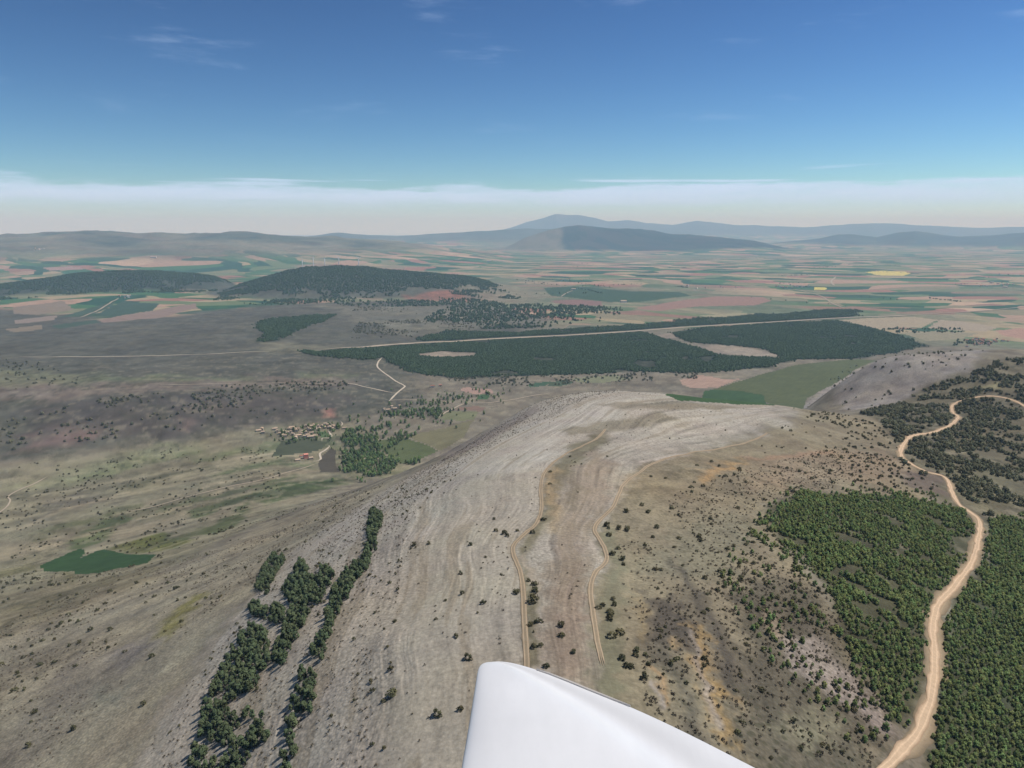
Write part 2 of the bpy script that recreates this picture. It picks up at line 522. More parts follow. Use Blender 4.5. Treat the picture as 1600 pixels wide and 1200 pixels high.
for pg in ([(396, 770), (430, 755), (480, 750), (540, 748), (500, 764), (440, 780), (420, 790), (405, 782)],
           [(310, 830), (360, 806), (400, 765), (395, 780), (370, 820), (330, 838)],
           [(210, 848), (250, 832), (300, 840), (280, 858), (230, 856)],
           [(110, 845), (180, 800), (205, 808), (160, 845), (120, 860)],
           [(290, 800), (400, 768), (394, 776), (310, 812)]):
    paint(pg, (80, 90, 56), 0.006, 0.012, amt=0.85)
paint([(165, 858), (250, 834), (300, 845), (250, 862)], (102, 102, 52), 0.008, 0.014, amt=0.8)
for pts, wd, rgb in (([(250, 800), (330, 778), (420, 752), (470, 742)], 4, (92, 98, 66)), ([(60, 838), (150, 808), (230, 790)], 5, (98, 100, 68)), ([(340, 742), (420, 722), (490, 728)], 4, (96, 106, 72)),
                     ([(130, 748), (230, 722), (320, 704)], 5, (112, 116, 82)), ([(300, 720), (380, 704), (440, 700)], 4, (104, 110, 76)), ([(420, 690), (450, 700), (430, 716)], 6, (96, 108, 76)),
                     ([(-20, 905), (70, 880), (120, 905)], 7, (104, 100, 68)), ([(30, 950), (110, 925), (190, 900)], 6, (106, 102, 72)), ([(260, 850), (340, 822), (390, 796)], 5, (88, 92, 60)),
                     ([(400, 775), (450, 762), (520, 750)], 5, (74, 88, 54)), ([(430, 785), (480, 768), (545, 754)], 3, (82, 94, 58)), ([(200, 760), (260, 745), (330, 728)], 4, (84, 84, 62)),
                     ([(470, 690), (520, 692), (530, 720)], 8, (92, 100, 68)), ([(540, 745), (600, 738), (640, 728)], 5, (112, 112, 82))):
    stripe(pts, wd, rgb, soft=0.008, warp=0.022, amt=0.75)
for pts in ([(180, 806), (260, 780), (360, 752), (430, 740)], [(60, 860), (180, 822), (300, 790)], [(330, 770), (420, 748), (500, 734)], [(20, 830), (110, 795), (200, 770)], [(360, 716), (430, 708), (470, 716)]):
    stripe(pts, 1.5, (162, 150, 124), soft=0.005, warp=0.014, amt=0.7)
# near left slope under the rocks
paint([(-700, 1400), (-700, 1020), (0, 985), (140, 935), (260, 890), (350, 850), (450, 805), (560, 765), (640, 742), (620, 765), (540, 810), (440, 880), (330, 1000), (230, 1150), (180, 1400)],
      (145, 136, 115), 0.03, 0.04, scrub=0.4, stony=0.7)
paint([(0, 1180), (60, 1080), (130, 1030), (230, 1000), (240, 1020), (130, 1080), (60, 1200)], (134, 124, 108), 0.04, 0.05, amt=0.6)
paint([(170, 1020), (220, 1000), (230, 1015), (190, 1050)], (112, 106, 104), 0.02, 0.03, amt=0.6)
paint([(95, 1035), (130, 1025), (125, 1050), (100, 1055)], (108, 100, 92), 0.02, 0.03, amt=0.7)
paint([(245, 990), (270, 955), (310, 925), (322, 930), (290, 968), (262, 1000)], (118, 112, 58), 0.012, 0.015, amt=0.8)
paint([(140, 1080), (190, 1075), (180, 1105), (150, 1105)], (126, 128, 112), 0.02, 0.03, amt=0.5)
paint([(-600, 1010), (0, 930), (120, 905), (250, 885), (250, 905), (130, 950), (0, 1000), (-600, 1080)], (120, 110, 86), 0.02, 0.03, scrub=0.9, amt=0.7)
# the pale limestone crest
RIDGE = [(150, 1400), (230, 1160), (340, 1000), (450, 872), (545, 800), (640, 743), (720, 697), (800, 650), (860, 628), (920, 616), (1000, 618), (1060, 621), (1240, 638),
         (1230, 668), (1150, 690), (1060, 712), (990, 732), (965, 775), (930, 825), (945, 875), (925, 920), (930, 1000), (950, 1100), (990, 1400)]
rq = gq(RIDGE)
rq[8:13, 1] += 0.5                              # carry the rock over the crest, down the hidden side
paint(None, (169, 160, 144), 0.03, 0.035, strata=1.0, scrub=0.0, mosaic=0, stony=0.7, poly=rq)
paint([(560, 1400), (620, 1000), (660, 850), (720, 760), (820, 700), (845, 740), (842, 795), (798, 855), (812, 900), (818, 1040), (815, 1400)], (165, 157, 140), 0.02, 0.02, amt=0.8, stony=0.2)
paint([(680, 735), (760, 695), (860, 650), (930, 625), (1000, 622), (960, 650), (880, 690), (840, 735), (760, 745)], (178, 170, 156), 0.015, 0.02, amt=0.8, stony=0.2)
paint([(690, 700), (740, 685), (800, 655), (830, 638), (846, 640), (800, 670), (730, 705), (690, 722)], (140, 128, 117), 0.008, 0.01, amt=0.8)
# turf between and beside the tracks
stripe([(832, 1040), (832, 960), (826, 900), (815, 862), (856, 806), (868, 745), (905, 705), (950, 680)], [13, 13, 10, 8, 10, 16, 14, 8], (120, 113, 92), soft=0.008, warp=0.01, strata=0.4, stony=0.2)
paint([(850, 1060), (852, 900), (880, 800), (890, 745), (930, 700), (960, 720), (950, 780), (905, 850), (918, 920), (922, 1000), (935, 1080)], (141, 127, 109), 0.012, 0.02, amt=0.8, strata=0.9, stony=0.3)
paint([(870, 1060), (905, 1060), (915, 960), (905, 890), (880, 870), (870, 940)], (134, 117, 101), 0.012, 0.02, amt=0.6)
stripe([(815, 868), (830, 890), (845, 925)], [3, 6, 4], (158, 146, 128), soft=0.006, warp=0.01)
stripe([(868, 730), (862, 765), (872, 800), (865, 830)], [5, 8, 9, 5], (158, 138, 106), soft=0.01, warp=0.012, amt=0.8)
stripe([(885, 740), (900, 765), (893, 800)], [8, 10, 8], (126, 116, 96), soft=0.01, warp=0.012, amt=0.7)
stripe([(845, 948), (846, 975)], 2.5, (168, 158, 142), soft=0.004, warp=0.006)
stripe([(908, 830), (922, 850), (936, 880)], [3, 6, 3], (172, 160, 142), soft=0.004, warp=0.006)
paint([(880, 672), (980, 655), (1030, 640), (1060, 655), (1000, 668), (950, 676), (900, 680)], (130, 121, 101), 0.008, 0.012, amt=0.8)
paint([(930, 632), (1000, 628), (1120, 632), (1180, 640), (1080, 640), (980, 638)], (128, 120, 100), 0.006, 0.012, amt=0.7)
stripe([(1000, 724), (1040, 715), (1100, 707), (1180, 700)], [3, 3, 3, 2], (182, 170, 154), soft=0.004, warp=0.006)
stripe([(1060, 678), (1100, 676), (1130, 668)], 2.5, (178, 168, 152), soft=0.004, warp=0.006)
stripe([(955, 800), (975, 768), (985, 740)], 3, (150, 138, 118), soft=0.004, warp=0.006)
# right-hand plateau of thin turf
TURF = [(1000, 730), (1070, 712), (1160, 690), (1240, 668), (1250, 640), (1340, 648), (1400, 672), (1410, 720), (1480, 760), (1440, 782), (1290, 772), (1190, 790), (1230, 860), (1290, 950), (1350, 1060),
        (1400, 1140), (1340, 1250), (1300, 1400), (990, 1400), (950, 1100), (930, 1000), (928, 920), (948, 875), (934, 825), (970, 775)]
paint(TURF, (133, 122, 99), 0.01, 0.015, strata=0.35, scrub=0.5, mosaic=0, stony=0.4)
stripe([(950, 1120), (950, 1020), (955, 950), (965, 880), (955, 830)], [22, 20, 18, 16, 10], (117, 113, 91), soft=0.014, warp=0.02, amt=0.9, scrub=0.2, stony=0.1)
paint([(1020, 850), (1150, 800), (1180, 830), (1150, 900), (1060, 900), (1000, 890)], (120, 116, 96), 0.03, 0.04, amt=0.6)
paint([(1180, 720), (1380, 700), (1450, 750), (1300, 760), (1180, 770)], (140, 121, 99), 0.02, 0.03, amt=0.7)
stripe([(1090, 748), (1120, 737), (1160, 724)], [6, 8, 4], (172, 142, 100), soft=0.010, warp=0.024, amt=0.85)
stripe([(1170, 718), (1240, 712), (1300, 706)], [3, 3, 3], (152, 122, 98), soft=0.008, warp=0.012, amt=0.7)
paint([(1000, 935), (1060, 925), (1088, 965), (1092, 1010), (1060, 1015), (1015, 1012)], (84, 77, 67), 0.018, 0.034, scrub=0.9, stony=0.5, amt=0.9)
stripe([(1050, 880), (1085, 930), (1115, 975), (1135, 1030), (1150, 1080)], [8, 11, 10, 14, 16], (80, 74, 65), soft=0.014, warp=0.018, scrub=0.9, amt=0.85)
stripe([(1030, 1010), (1055, 1040), (1070, 1090), (1085, 1150), (1120, 1220)], [18, 12, 12, 16, 20], (90, 85, 73), soft=0.014, warp=0.018, scrub=0.9, amt=0.8)
stripe([(990, 930), (998, 955), (1008, 985), (1016, 1005)], [5, 5, 4, 3], (146, 128, 94), soft=0.01, warp=0.02, amt=0.7)
stripe([(1082, 975), (1092, 1005), (1103, 1045), (1122, 1090), (1140, 1140), (1146, 1175)], [6, 9, 12, 15, 10, 6], (156, 130, 88), soft=0.012, warp=0.034, stony=0.9, amt=0.9)
stripe([(1075, 985), (1092, 1030), (1105, 1080), (1128, 1140)], [2, 4, 6, 4], (150, 138, 124), soft=0.006, warp=0.012, amt=0.8)
stripe([(1055, 998), (1062, 1008)], 3, (172, 146, 106), soft=0.008, warp=0.016, amt=0.8)
stripe([(1022, 1040), (1032, 1060), (1040, 1100)], [4, 6, 4], (158, 130, 96), soft=0.006, warp=0.012, amt=0.85)
stripe([(1020, 1065), (1034, 1105)], 4, (158, 146, 134), soft=0.005, warp=0.012, amt=0.8)
paint([(1140, 930), (1200, 900), (1260, 910), (1290, 955), (1340, 1050), (1400, 1140), (1350, 1220), (1300, 1400), (1170, 1400), (1150, 1120), (1160, 1020)], (90, 84, 70), 0.02, 0.03, scrub=1.0, stony=0.6, amt=0.9)
paint([(1190, 950), (1215, 960), (1230, 1000), (1210, 1005), (1192, 975)], (142, 128, 108), 0.008, 0.012)
paint([(1235, 985), (1290, 1010), (1340, 1065), (1400, 1130), (1380, 1150), (1320, 1100), (1250, 1050), (1225, 1015)], (150, 138, 128), 0.014, 0.03, stony=1.0, amt=0.75)
paint([(1210, 1140), (1290, 1110), (1330, 1130), (1270, 1170)], (132, 126, 102), 0.014, 0.03, amt=0.6)
# plantation floors and the wooded right-hand side
PLANT_W = [(1195, 800), (1240, 778), (1300, 772), (1360, 774), (1440, 782), (1500, 796), (1524, 812), (1521, 850), (1508, 880), (1470, 925), (1452, 960), (1448, 1040), (1440, 1090), (1418, 1138), (1392, 1128),
           (1372, 1080), (1336, 1035), (1308, 990), (1300, 930), (1272, 890), (1225, 850)]
PLANT_E = [(1545, 815), (1600, 800), (1760, 800), (1800, 1260), (1430, 1260), (1452, 1160), (1464, 1110), (1472, 1050), (1474, 985), (1490, 945), (1530, 890), (1546, 840)]
paint(PLANT_W, (78, 76, 56), 0.008, 0.01, strata=0, scrub=0.5, mosaic=0, stony=0.4)
paint(PLANT_E, (72, 74, 54), 0.008, 0.01, strata=0, scrub=0.5, mosaic=0, stony=0.4)
WOOD_R = [(1340, 646), (1440, 610), (1520, 585), (1560, 560), (1600, 560), (1800, 560), (1800, 800), (1600, 800), (1540, 808), (1500, 770), (1475, 740), (1440, 745), (1405, 720), (1400, 690)]
paint(WOOD_R, (104, 97, 78), 0.01, 0.015, strata=0, scrub=1.0, mosaic=0, stony=0.3)
paint([(1440, 765), (1500, 800), (1540, 810), (1600, 790), (1600, 740), (1500, 730), (1450, 735)], (112, 106, 82), 0.014, 0.03, amt=0.7)
paint([(1470, 704), (1520, 697), (1528, 703), (1500, 711), (1475, 712)], (140, 130, 104), 0.006, 0.01)
paint([(1490, 612), (1560, 598), (1560, 606), (1510, 615)], (132, 126, 96), 0.006, 0.01)
paint([(1395, 740), (1440, 732), (1480, 745), (1480, 775), (1440, 768)], (112, 98, 88), 0.01, 0.015, amt=0.8)
# second hill
HILL2 = [(1246, 636), (1300, 604), (1340, 580), (1380, 562), (1440, 555), (1500, 550), (1548, 549), (1520, 575), (1450, 605), (1390, 632), (1330, 642)]
hq = gq(HILL2)
hq[1:7, 1] += 0.05
paint(None, (147, 139, 130), 0.008, 0.01, strata=0, scrub=0.3, mosaic=0, stony=0.8, poly=hq)

# woods on the hills, moorland on the far ones
for nm, rgb, sc in (('wooded_hill', (70, 76, 64), 0.3), ('turbine_hill', (88, 89, 76), 0.6)):
    hs = HS[nm]
    f = sstep(hs + where_fbm(hs > 0, GX, GY, 500, 4, 41) * 26, 8, 34)
    COLR[:] = COLR * (1 - f[..., None]) + lin(*rgb) * f[..., None]
    MSK[..., 2] *= 1 - f
    MSK[..., 1] = MSK[..., 1] * (1 - f) + sc * f
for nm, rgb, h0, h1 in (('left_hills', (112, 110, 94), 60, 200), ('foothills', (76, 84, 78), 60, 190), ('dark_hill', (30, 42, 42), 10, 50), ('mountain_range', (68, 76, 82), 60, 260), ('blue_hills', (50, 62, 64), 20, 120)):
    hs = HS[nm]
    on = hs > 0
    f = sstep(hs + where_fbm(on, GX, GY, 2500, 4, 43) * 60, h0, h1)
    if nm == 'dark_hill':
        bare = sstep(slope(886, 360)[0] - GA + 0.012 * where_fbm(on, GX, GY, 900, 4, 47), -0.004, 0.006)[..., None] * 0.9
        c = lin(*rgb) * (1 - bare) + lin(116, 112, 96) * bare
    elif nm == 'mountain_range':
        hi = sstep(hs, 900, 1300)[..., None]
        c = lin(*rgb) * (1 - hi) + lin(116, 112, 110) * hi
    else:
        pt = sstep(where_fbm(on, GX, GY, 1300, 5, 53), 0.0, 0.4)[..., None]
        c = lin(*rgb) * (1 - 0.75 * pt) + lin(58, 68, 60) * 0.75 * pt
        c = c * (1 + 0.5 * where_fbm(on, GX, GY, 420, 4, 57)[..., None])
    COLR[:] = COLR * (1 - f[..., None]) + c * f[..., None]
    MSK[..., 2] *= 1 - f * 0.9
# clearing on the crest of the turbine hill
paint([(465, 414), (500, 411), (522, 413), (516, 420), (490, 421), (468, 420)], (140, 122, 104), 0.006, 0.01, mosaic=0)
paint([(640, 462), (700, 455), (790, 463), (800, 470), (700, 472), (640, 470)], (142, 100, 84), 0.01, 0.03, mosaic=0, amt=0.85)
paint([(660, 440), (780, 430), (860, 440), (860, 470), (800, 478), (720, 452)], (126, 120, 100), 0.02, 0.03, mosaic=0.2, amt=0.8)
# forest floor of the plain
FOREST = [
    [(566, 545), (640, 538), (760, 530), (900, 524), (1000, 520), (1040, 528), (1090, 545), (1130, 556), (1210, 560), (1250, 560), (1200, 575), (1100, 582), (1000, 580), (900, 585), (800, 588), (700, 590), (640, 580), (600, 562)],
    [(1040, 522), (1100, 512), (1200, 506), (1310, 501), (1380, 518), (1446, 540), (1390, 552), (1330, 560), (1250, 562), (1230, 560), (1200, 545), (1130, 538), (1080, 535)],
    [(652, 530), (700, 518), (800, 520), (900, 515), (1000, 507), (1060, 503), (1060, 500), (1130, 496), (1230, 490), (1300, 484), (1340, 485), (1335, 496), (1230, 502), (1100, 509), (1000, 516), (900, 523), (780, 529), (660, 534)],
    [(464, 549), (520, 546), (566, 546), (590, 562), (560, 562), (500, 556)],
    [(408, 502), (440, 498), (520, 492), (510, 500), (470, 512), (430, 532), (400, 535), (420, 520), (404, 512)],
]
FQ = [gq(p) for p in FOREST]
for q in FQ:
    paint(None, (62, 66, 50), 0.006, 0.01, scrub=0.3, mosaic=0, poly=q)
CLEAR = [[(652, 553), (690, 549), (745, 551), (742, 557), (690, 559), (656, 557)], [(1086, 540), (1120, 539), (1180, 545), (1216, 555), (1180, 558), (1120, 554)],
         [(1020, 524), (1050, 520), (1058, 528), (1034, 529)]]
CLQ = [gq(p) for p in CLEAR]
for q in CLQ:
    paint(None, (140, 128, 112), 0.004, 0.006, scrub=0.2, mosaic=0, poly=q)

# ------------------------------------------------------------------ fields: each its own sheet of ground
FIELDS = [  # name, label, colour, pixel outline
    ('wheat_field', 'dark green wheat field in the valley at the foot of the near slope', (54, 84, 38), [(60, 885), (98, 868), (130, 855), (133, 863), (126, 872), (148, 862), (160, 858), (246, 866), (228, 880), (150, 896), (118, 897), (118, 892), (70, 894)]),
    ('meadow', 'dark olive field under the village by the poplars', (82, 88, 62), [(440, 688), (480, 682), (502, 690), (516, 688), (502, 702), (480, 708), (440, 712), (424, 712)]),
    ('ploughed_field', 'dark brown ploughed field beside the pink chapel track', (88, 80, 64), [(516, 700), (526, 704), (524, 724), (532, 738), (500, 738), (498, 722), (504, 712)]),
    ('meadow', 'olive green field under the pale crest beyond the poplars', (94, 104, 56), [(590, 688), (630, 684), (660, 692), (686, 704), (650, 722), (626, 724), (606, 712), (592, 702)]),
    ('meadow', 'yellowish fallow field between olive field and pale crest', (122, 116, 78), [(634, 682), (700, 668), (740, 656), (726, 682), (690, 704), (662, 692)]),
    ('meadow', 'bright green strip field beside the valley track', (122, 124, 82), [(684, 654), (706, 642), (750, 642), (740, 655), (720, 658)]),
    ('ploughed_field', 'red brown strip field above the bright green strip', (136, 108, 88), [(708, 641), (720, 635), (760, 636), (752, 642)]),
    ('ploughed_field', 'small pink bare field at the edge of the pine forest', (170, 136, 116), [(718, 608), (730, 605), (768, 609), (770, 614), (744, 616), (724, 612)]),
    ('wheat_field', 'small green field below the small pink field', (68, 98, 54), [(746, 617), (764, 616), (763, 624), (744, 624)]),
    ('meadow', 'bright green terrace at village edge', (92, 116, 66), [(498, 676), (508, 673), (514, 680), (508, 685), (500, 682)]),
    ('wheat_field', 'small green field left of terraced strips beyond the crest', (66, 98, 66), [(826, 600), (860, 595), (852, 603), (828, 605)]),
    ('wheat_field', 'dark field between the terraced strips beyond the crest', (74, 90, 60), [(858, 597), (886, 593), (896, 598), (880, 603), (854, 604)]),
    ('meadow', 'pale green terraced strips beyond the crest', (128, 130, 92), [(890, 592), (960, 586), (990, 592), (940, 598), (900, 597)]),
    ('ploughed_field', 'pink bare field beside the olive slope', (176, 142, 118), [(1062, 594), (1090, 586), (1130, 592), (1156, 592), (1120, 606), (1084, 607), (1066, 602)]),
    ('meadow', 'large olive green slope beyond the crest', (92, 100, 56), [(1110, 610), (1180, 588), (1260, 568), (1340, 561), (1370, 563), (1320, 590), (1260, 622), (1240, 640), (1200, 630), (1160, 616)]),
    ('wheat_field', 'blue green field showing over the crest', (62, 92, 46), [(1040, 618), (1100, 610), (1150, 610), (1196, 618), (1210, 634), (1150, 632), (1060, 626)]),
    ('rapeseed_field', 'large bright yellow rapeseed field on the far plain', (214, 194, 70), [(1352, 425), (1380, 423), (1412, 424), (1424, 427), (1410, 431), (1370, 430)]),
    ('rapeseed_field', 'small bright yellow rapeseed field beside the far village', (214, 196, 70), [(1271, 449), (1290, 449), (1290, 453), (1271, 453)]),
    ('ploughed_field', 'long rust red field beyond the straight road', (156, 118, 98), [(990, 482), (1060, 470), (1120, 463), (1190, 464), (1206, 470), (1180, 477), (1090, 479), (1030, 486)]),
    ('ploughed_field', 'narrow rust red strip in front of the dark green field', (140, 104, 92), [(860, 470), (900, 468), (940, 471), (940, 478), (900, 477), (870, 474)]),
    ('wheat_field', 'wide dark green field in front of the white barn', (62, 90, 60), [(850, 450), (900, 447), (980, 455), (1060, 456), (1080, 462), (1000, 472), (950, 472), (900, 466), (860, 462)]),
    ('stubble_field', 'wide pale fallow field at the end of the dark forest', (168, 150, 116), [(1310, 500), (1380, 496), (1430, 495), (1466, 500), (1440, 512), (1400, 512), (1376, 514)]),
    ('stubble_field', 'pale fallow field below the end of the straight road', (166, 148, 118), [(1470, 500), (1520, 504), (1560, 512), (1540, 518), (1480, 516), (1450, 512)]),
    ('meadow', 'greenish fallow field beside the far right village', (148, 138, 104), [(1404, 520), (1460, 517), (1530, 520), (1500, 530), (1450, 533)]),
    ('ploughed_field', 'rust red field at the right beyond the village', (176, 134, 108), [(1556, 516), (1620, 510), (1660, 522), (1600, 530), (1566, 524)]),
    ('stubble_field', 'pale stubble strip along the plain edge of the forest', (160, 150, 110), [(1092, 493), (1160, 489), (1226, 492), (1200, 498), (1120, 498)]),
    ('wheat_field', 'green wedge field below the dark wooded hill', (72, 96, 72), [(92, 496), (180, 470), (176, 478), (140, 494)]),
    ('wheat_field', 'green field left of the pale lane by the wooded hill', (66, 92, 70), [(148, 493), (190, 471), (250, 474), (236, 486), (180, 494)]),
    ('stubble_field', 'tan field left of the pale lane', (142, 124, 100), [(20, 480), (100, 470), (115, 484), (60, 492), (20, 490)]),
    ('ploughed_field', 'rust red strip beyond the purple scrub plateau', (146, 122, 104), [(154, 500), (230, 487), (306, 474), (308, 482), (240, 498), (160, 504)]),
    ('ploughed_field', 'pinkish strip left of the green wedge', (148, 130, 112), [(22, 500), (88, 493), (84, 500), (24, 506)]),
    ('stubble_field', 'tan patch at the left edge of the scrub plateau', (138, 122, 96), [(8, 514), (66, 508), (68, 514), (20, 519)]),
    ('wheat_field', 'dark green strip at the edge of the scrub plateau', (72, 92, 70), [(80, 509), (150, 500), (156, 504), (90, 514)]),
    ('ploughed_field', 'long pink field among the far left fields', (166, 132, 118), [(70, 418), (120, 417), (130, 421), (80, 423)]),
]
FACEID = np.zeros((NR - 1, NA - 1), np.int32)
fcA, fcL = 0.5 * (GA[:-1, :-1] + GA[1:, 1:]), 0.5 * (GL[:-1, :-1] + GL[1:, 1:])
FIELDQ = []
for i, f in enumerate(FIELDS):
    q = gq(f[3])
    FIELDQ.append(q)
    i0, i1 = np.searchsorted(LR1, [q[:, 1].min(), q[:, 1].max()])
    j0, j1 = np.searchsorted(AZ1, [q[:, 0].min(), q[:, 0].max()])
    s = np.s_[max(i0 - 1, 0):i1 + 1, max(j0 - 1, 0):j1 + 1]
    d = inside_q(q, fcA[s] + WARP1[:-1, :-1][s] * 0.002, fcL[s] + WARP2[:-1, :-1][s] * 0.003)
    FACEID[s] = np.where(d > 0, 100 + i, FACEID[s])

# split of the rest of the terrain
HN = ['left_hills', 'foothills', 'dark_hill', 'mountain_range', 'blue_hills', 'wooded_hill', 'turbine_hill']
fz = FACEID == 0
fr_ = np.exp(fcL)
FACEID[fz & (fr_ > 3400)] = 1
for i, nm in enumerate(HN):
    hs = HS[nm][:-1, :-1]
    FACEID[(FACEID < 100) & (hs > 25) & (fr_ > 3900)] = 2 + i

# ------------------------------------------------------------------ materials
MATS = {}


def mat(name):
    m = bpy.data.materials.new(name)
    m.use_nodes = True
    m.node_tree.nodes.clear()
    nt = NT(m.node_tree)
    out = nt.n('ShaderNodeOutputMaterial')
    bs = nt.n('ShaderNodeBsdfPrincipled')
    bs.inputs['Roughness'].default_value = 0.95
    bs.inputs['Specular IOR Level'].default_value = 0.15
    m.node_tree.links.new(bs.outputs[0], out.inputs[0])
    MATS[name] = m
    return m, nt, bs


def ground_material():
    """near ground: limestone beds, stones and tufts over the cover colour"""
    m, n, bs = mat('ground')
    pos = n.n('ShaderNodeNewGeometry').outputs['Position']
    sp = n.n('ShaderNodeSeparateXYZ', ins={0: pos})
    flat = n.xyz(sp.outputs[0], sp.outputs[1], 0.0)
    col = n.n('ShaderNodeAttribute', attribute_name='cover').outputs['Color']
    ma = n.n('ShaderNodeAttribute', attribute_name='kinds')
    ms = n.n('ShaderNodeSeparateColor', ins={0: ma.outputs['Color']})
    strata, scrub, stony = ms.outputs[0], ms.outputs[1], ma.outputs['Alpha']
    bed = n.n('ShaderNodeSeparateXYZ', ins={0: n.n('ShaderNodeAttribute', attribute_name='bed').outputs['Vector']})
    n3 = n.noise(flat, 1 / 2.2, 2.0, 0.65)
    br = n.m('MULTIPLY_ADD', n3, 0.7, 0.65)
    # fine streaks along the strike of the beds
    w1 = n.noise(n.xyz(n.m('MULTIPLY', bed.outputs[0], 34.0), n.m('MULTIPLY', bed.outputs[1], 38.0), 0.0), 1.0, 3.0, 0.68)
    lay = n.m('MULTIPLY_ADD', n.m('SUBTRACT', w1, 0.5), n.m('MULTIPLY', strata, 0.5), 1.0)
    # stones: pale flecks and dark gaps
    vs = n.n('ShaderNodeTexVoronoi', ins={'Vector': flat, 'Scale': 1 / 1.5, 'Randomness': 1.0}).outputs['Distance']
    st = n.m('MULTIPLY_ADD', n.m('SUBTRACT', 0.42, vs), n.m('MULTIPLY', stony, 0.75), 1.0)
    f = n.m('MULTIPLY', n.m('MULTIPLY', br, lay), st)
    c = n.mix(1.0, col, n.xyz(f, f, f), 'MULTIPLY')
    # dark tufts of scrub
    v1 = n.n('ShaderNodeTexVoronoi', ins={'Vector': flat, 'Scale': 1 / 3.1, 'Randomness': 1.0}).outputs['Distance']
    tuft = n.m('MULTIPLY', n.ramp(v1, 0.20, 0.46, 1.0, 0.0), scrub)
    c = n.mix(n.m('MULTIPLY', tuft, 0.62), c, tuple(lin(68, 68, 50)) + (1.0,))
    n.put(bs.inputs['Base Color'], c)
    hgt = n.m('MULTIPLY_ADD', n3, 0.6, n.m('MULTIPLY', n.m('MULTIPLY', vs, -0.7), stony))
    bp = n.n('ShaderNodeBump', ins={'Strength': 0.55, 'Distance': 0.7, 'Height': hgt})
    n.put(bs.inputs['Normal'], bp.outputs[0])
    return m


def far_material():
    """far plain and hills: cover colour and a patchwork of strip fields"""
    m, n, bs = mat('far_ground')
    pos = n.n('ShaderNodeNewGeometry').outputs['Position']
    sp = n.n('ShaderNodeSeparateXYZ', ins={0: pos})
    flat = n.xyz(sp.outputs[0], sp.outputs[1], 0.0)
    col = n.n('ShaderNodeAttribute', attribute_name='cover').outputs['Color']
    ma = n.n('ShaderNodeAttribute', attribute_name='kinds')
    ms = n.n('ShaderNodeSeparateColor', ins={0: ma.outputs['Color']})
    mosaic = ms.outputs[2]
    bend = n.n('ShaderNodeAttribute', attribute_name='bed').outputs['Vector']   # field lines bend with the land
    sq = n.n('ShaderNodeVectorMath', operation='ADD', ins={0: flat, 1: bend}).outputs[0]
    sq = n.n('ShaderNodeVectorRotate', ins={'Vector': sq, 'Angle': R(24)}).outputs[0]

    def patches(cell, stretch):
        v = n.n('ShaderNodeVectorMath', operation='MULTIPLY', ins={0: sq, 1: (1.0 / cell, stretch / cell, 0)}).outputs[0]
        vo = n.n('ShaderNodeTexVoronoi', voronoi_dimensions='2D', distance='CHEBYCHEV', ins={'Vector': v, 'Scale': 1.0, 'Randomness': 0.85})
        return n.n('ShaderNodeSeparateColor', ins={0: vo.outputs['Color']}).outputs
    pa, pb = patches(340.0, 1.45), patches(1000.0, 1.2)
    sel = n.m('MULTIPLY_ADD', pa[0], 0.72, n.m('MULTIPLY', pb[1], 0.28))
    cr = n.n('ShaderNodeValToRGB', ins={0: sel})
    cr.color_ramp.interpolation = 'CONSTANT'
    stops = [(0.0, (60, 94, 62)), (0.14, (104, 118, 84)), (0.25, (46, 80, 58)), (0.36, (122, 122, 92)), (0.44, (158, 142, 112)), (0.51, (70, 104, 66)), (0.58, (164, 136, 114)), (0.65, (132, 124, 98)),
             (0.71, (148, 110, 94)), (0.78, (62, 96, 62)), (0.84, (178, 152, 126)), (0.90, (138, 106, 92)), (0.95, (106, 118, 84))]
    el = cr.color_ramp.elements
    el[0].position, el[1].position = 0.0, stops[1][0]
    el[0].color = tuple(lin(*stops[0][1])) + (1,)
    el[1].color = tuple(lin(*stops[1][1])) + (1,)
    for p, rgb in stops[2:]:
        e = el.new(p)
        e.color = tuple(lin(*rgb)) + (1,)
    n2 = n.noise(flat, 1 / 60.0, 3.0, 0.65)
    fb = n.m('MULTIPLY_ADD', n2, 0.9, 0.55)
    c = n.mix(1.0, n.mix(mosaic, col, cr.outputs[0]), n.xyz(fb, fb, fb), 'MULTIPLY')
    n.put(bs.inputs['Base Color'], c)
    return m


def tinted(name, rgb, var=0.25, scale=0.6, rough=0.95, k=0.92, hue=0.0, spec=0.15, rnd=0.0):
    """plain surface with noise and, per object, a random shade"""
    m, n, bs = mat(name)
    pos = n.n('ShaderNodeNewGeometry').outputs['Position']
    nz = n.noise(pos, scale, 4.0, 0.6)
    c0 = lin(*rgb, k)
    f = n.m('MULTIPLY_ADD', nz, 2 * var, 1 - var)
    if rnd:
        oi = n.n('ShaderNodeObjectInfo').outputs['Random']
        f = n.m('MULTIPLY', f, n.m('MULTIPLY_ADD', oi, 2 * rnd, 1 - rnd))
        g = n.m('MULTIPLY', f, n.m('MULTIPLY_ADD', n.m('FRACT', n.m('MULTIPLY', oi, 7.31)), hue, 1 - hue / 2))
    else:
        g = f
    c = n.mix(1.0, tuple(c0) + (1,), n.xyz(g, f, f), 'MULTIPLY')
    n.put(bs.inputs['Base Color'], c)
    bs.inputs['Roughness'].default_value = rough
    bs.inputs['Specular IOR Level'].default_value = spec
    return m


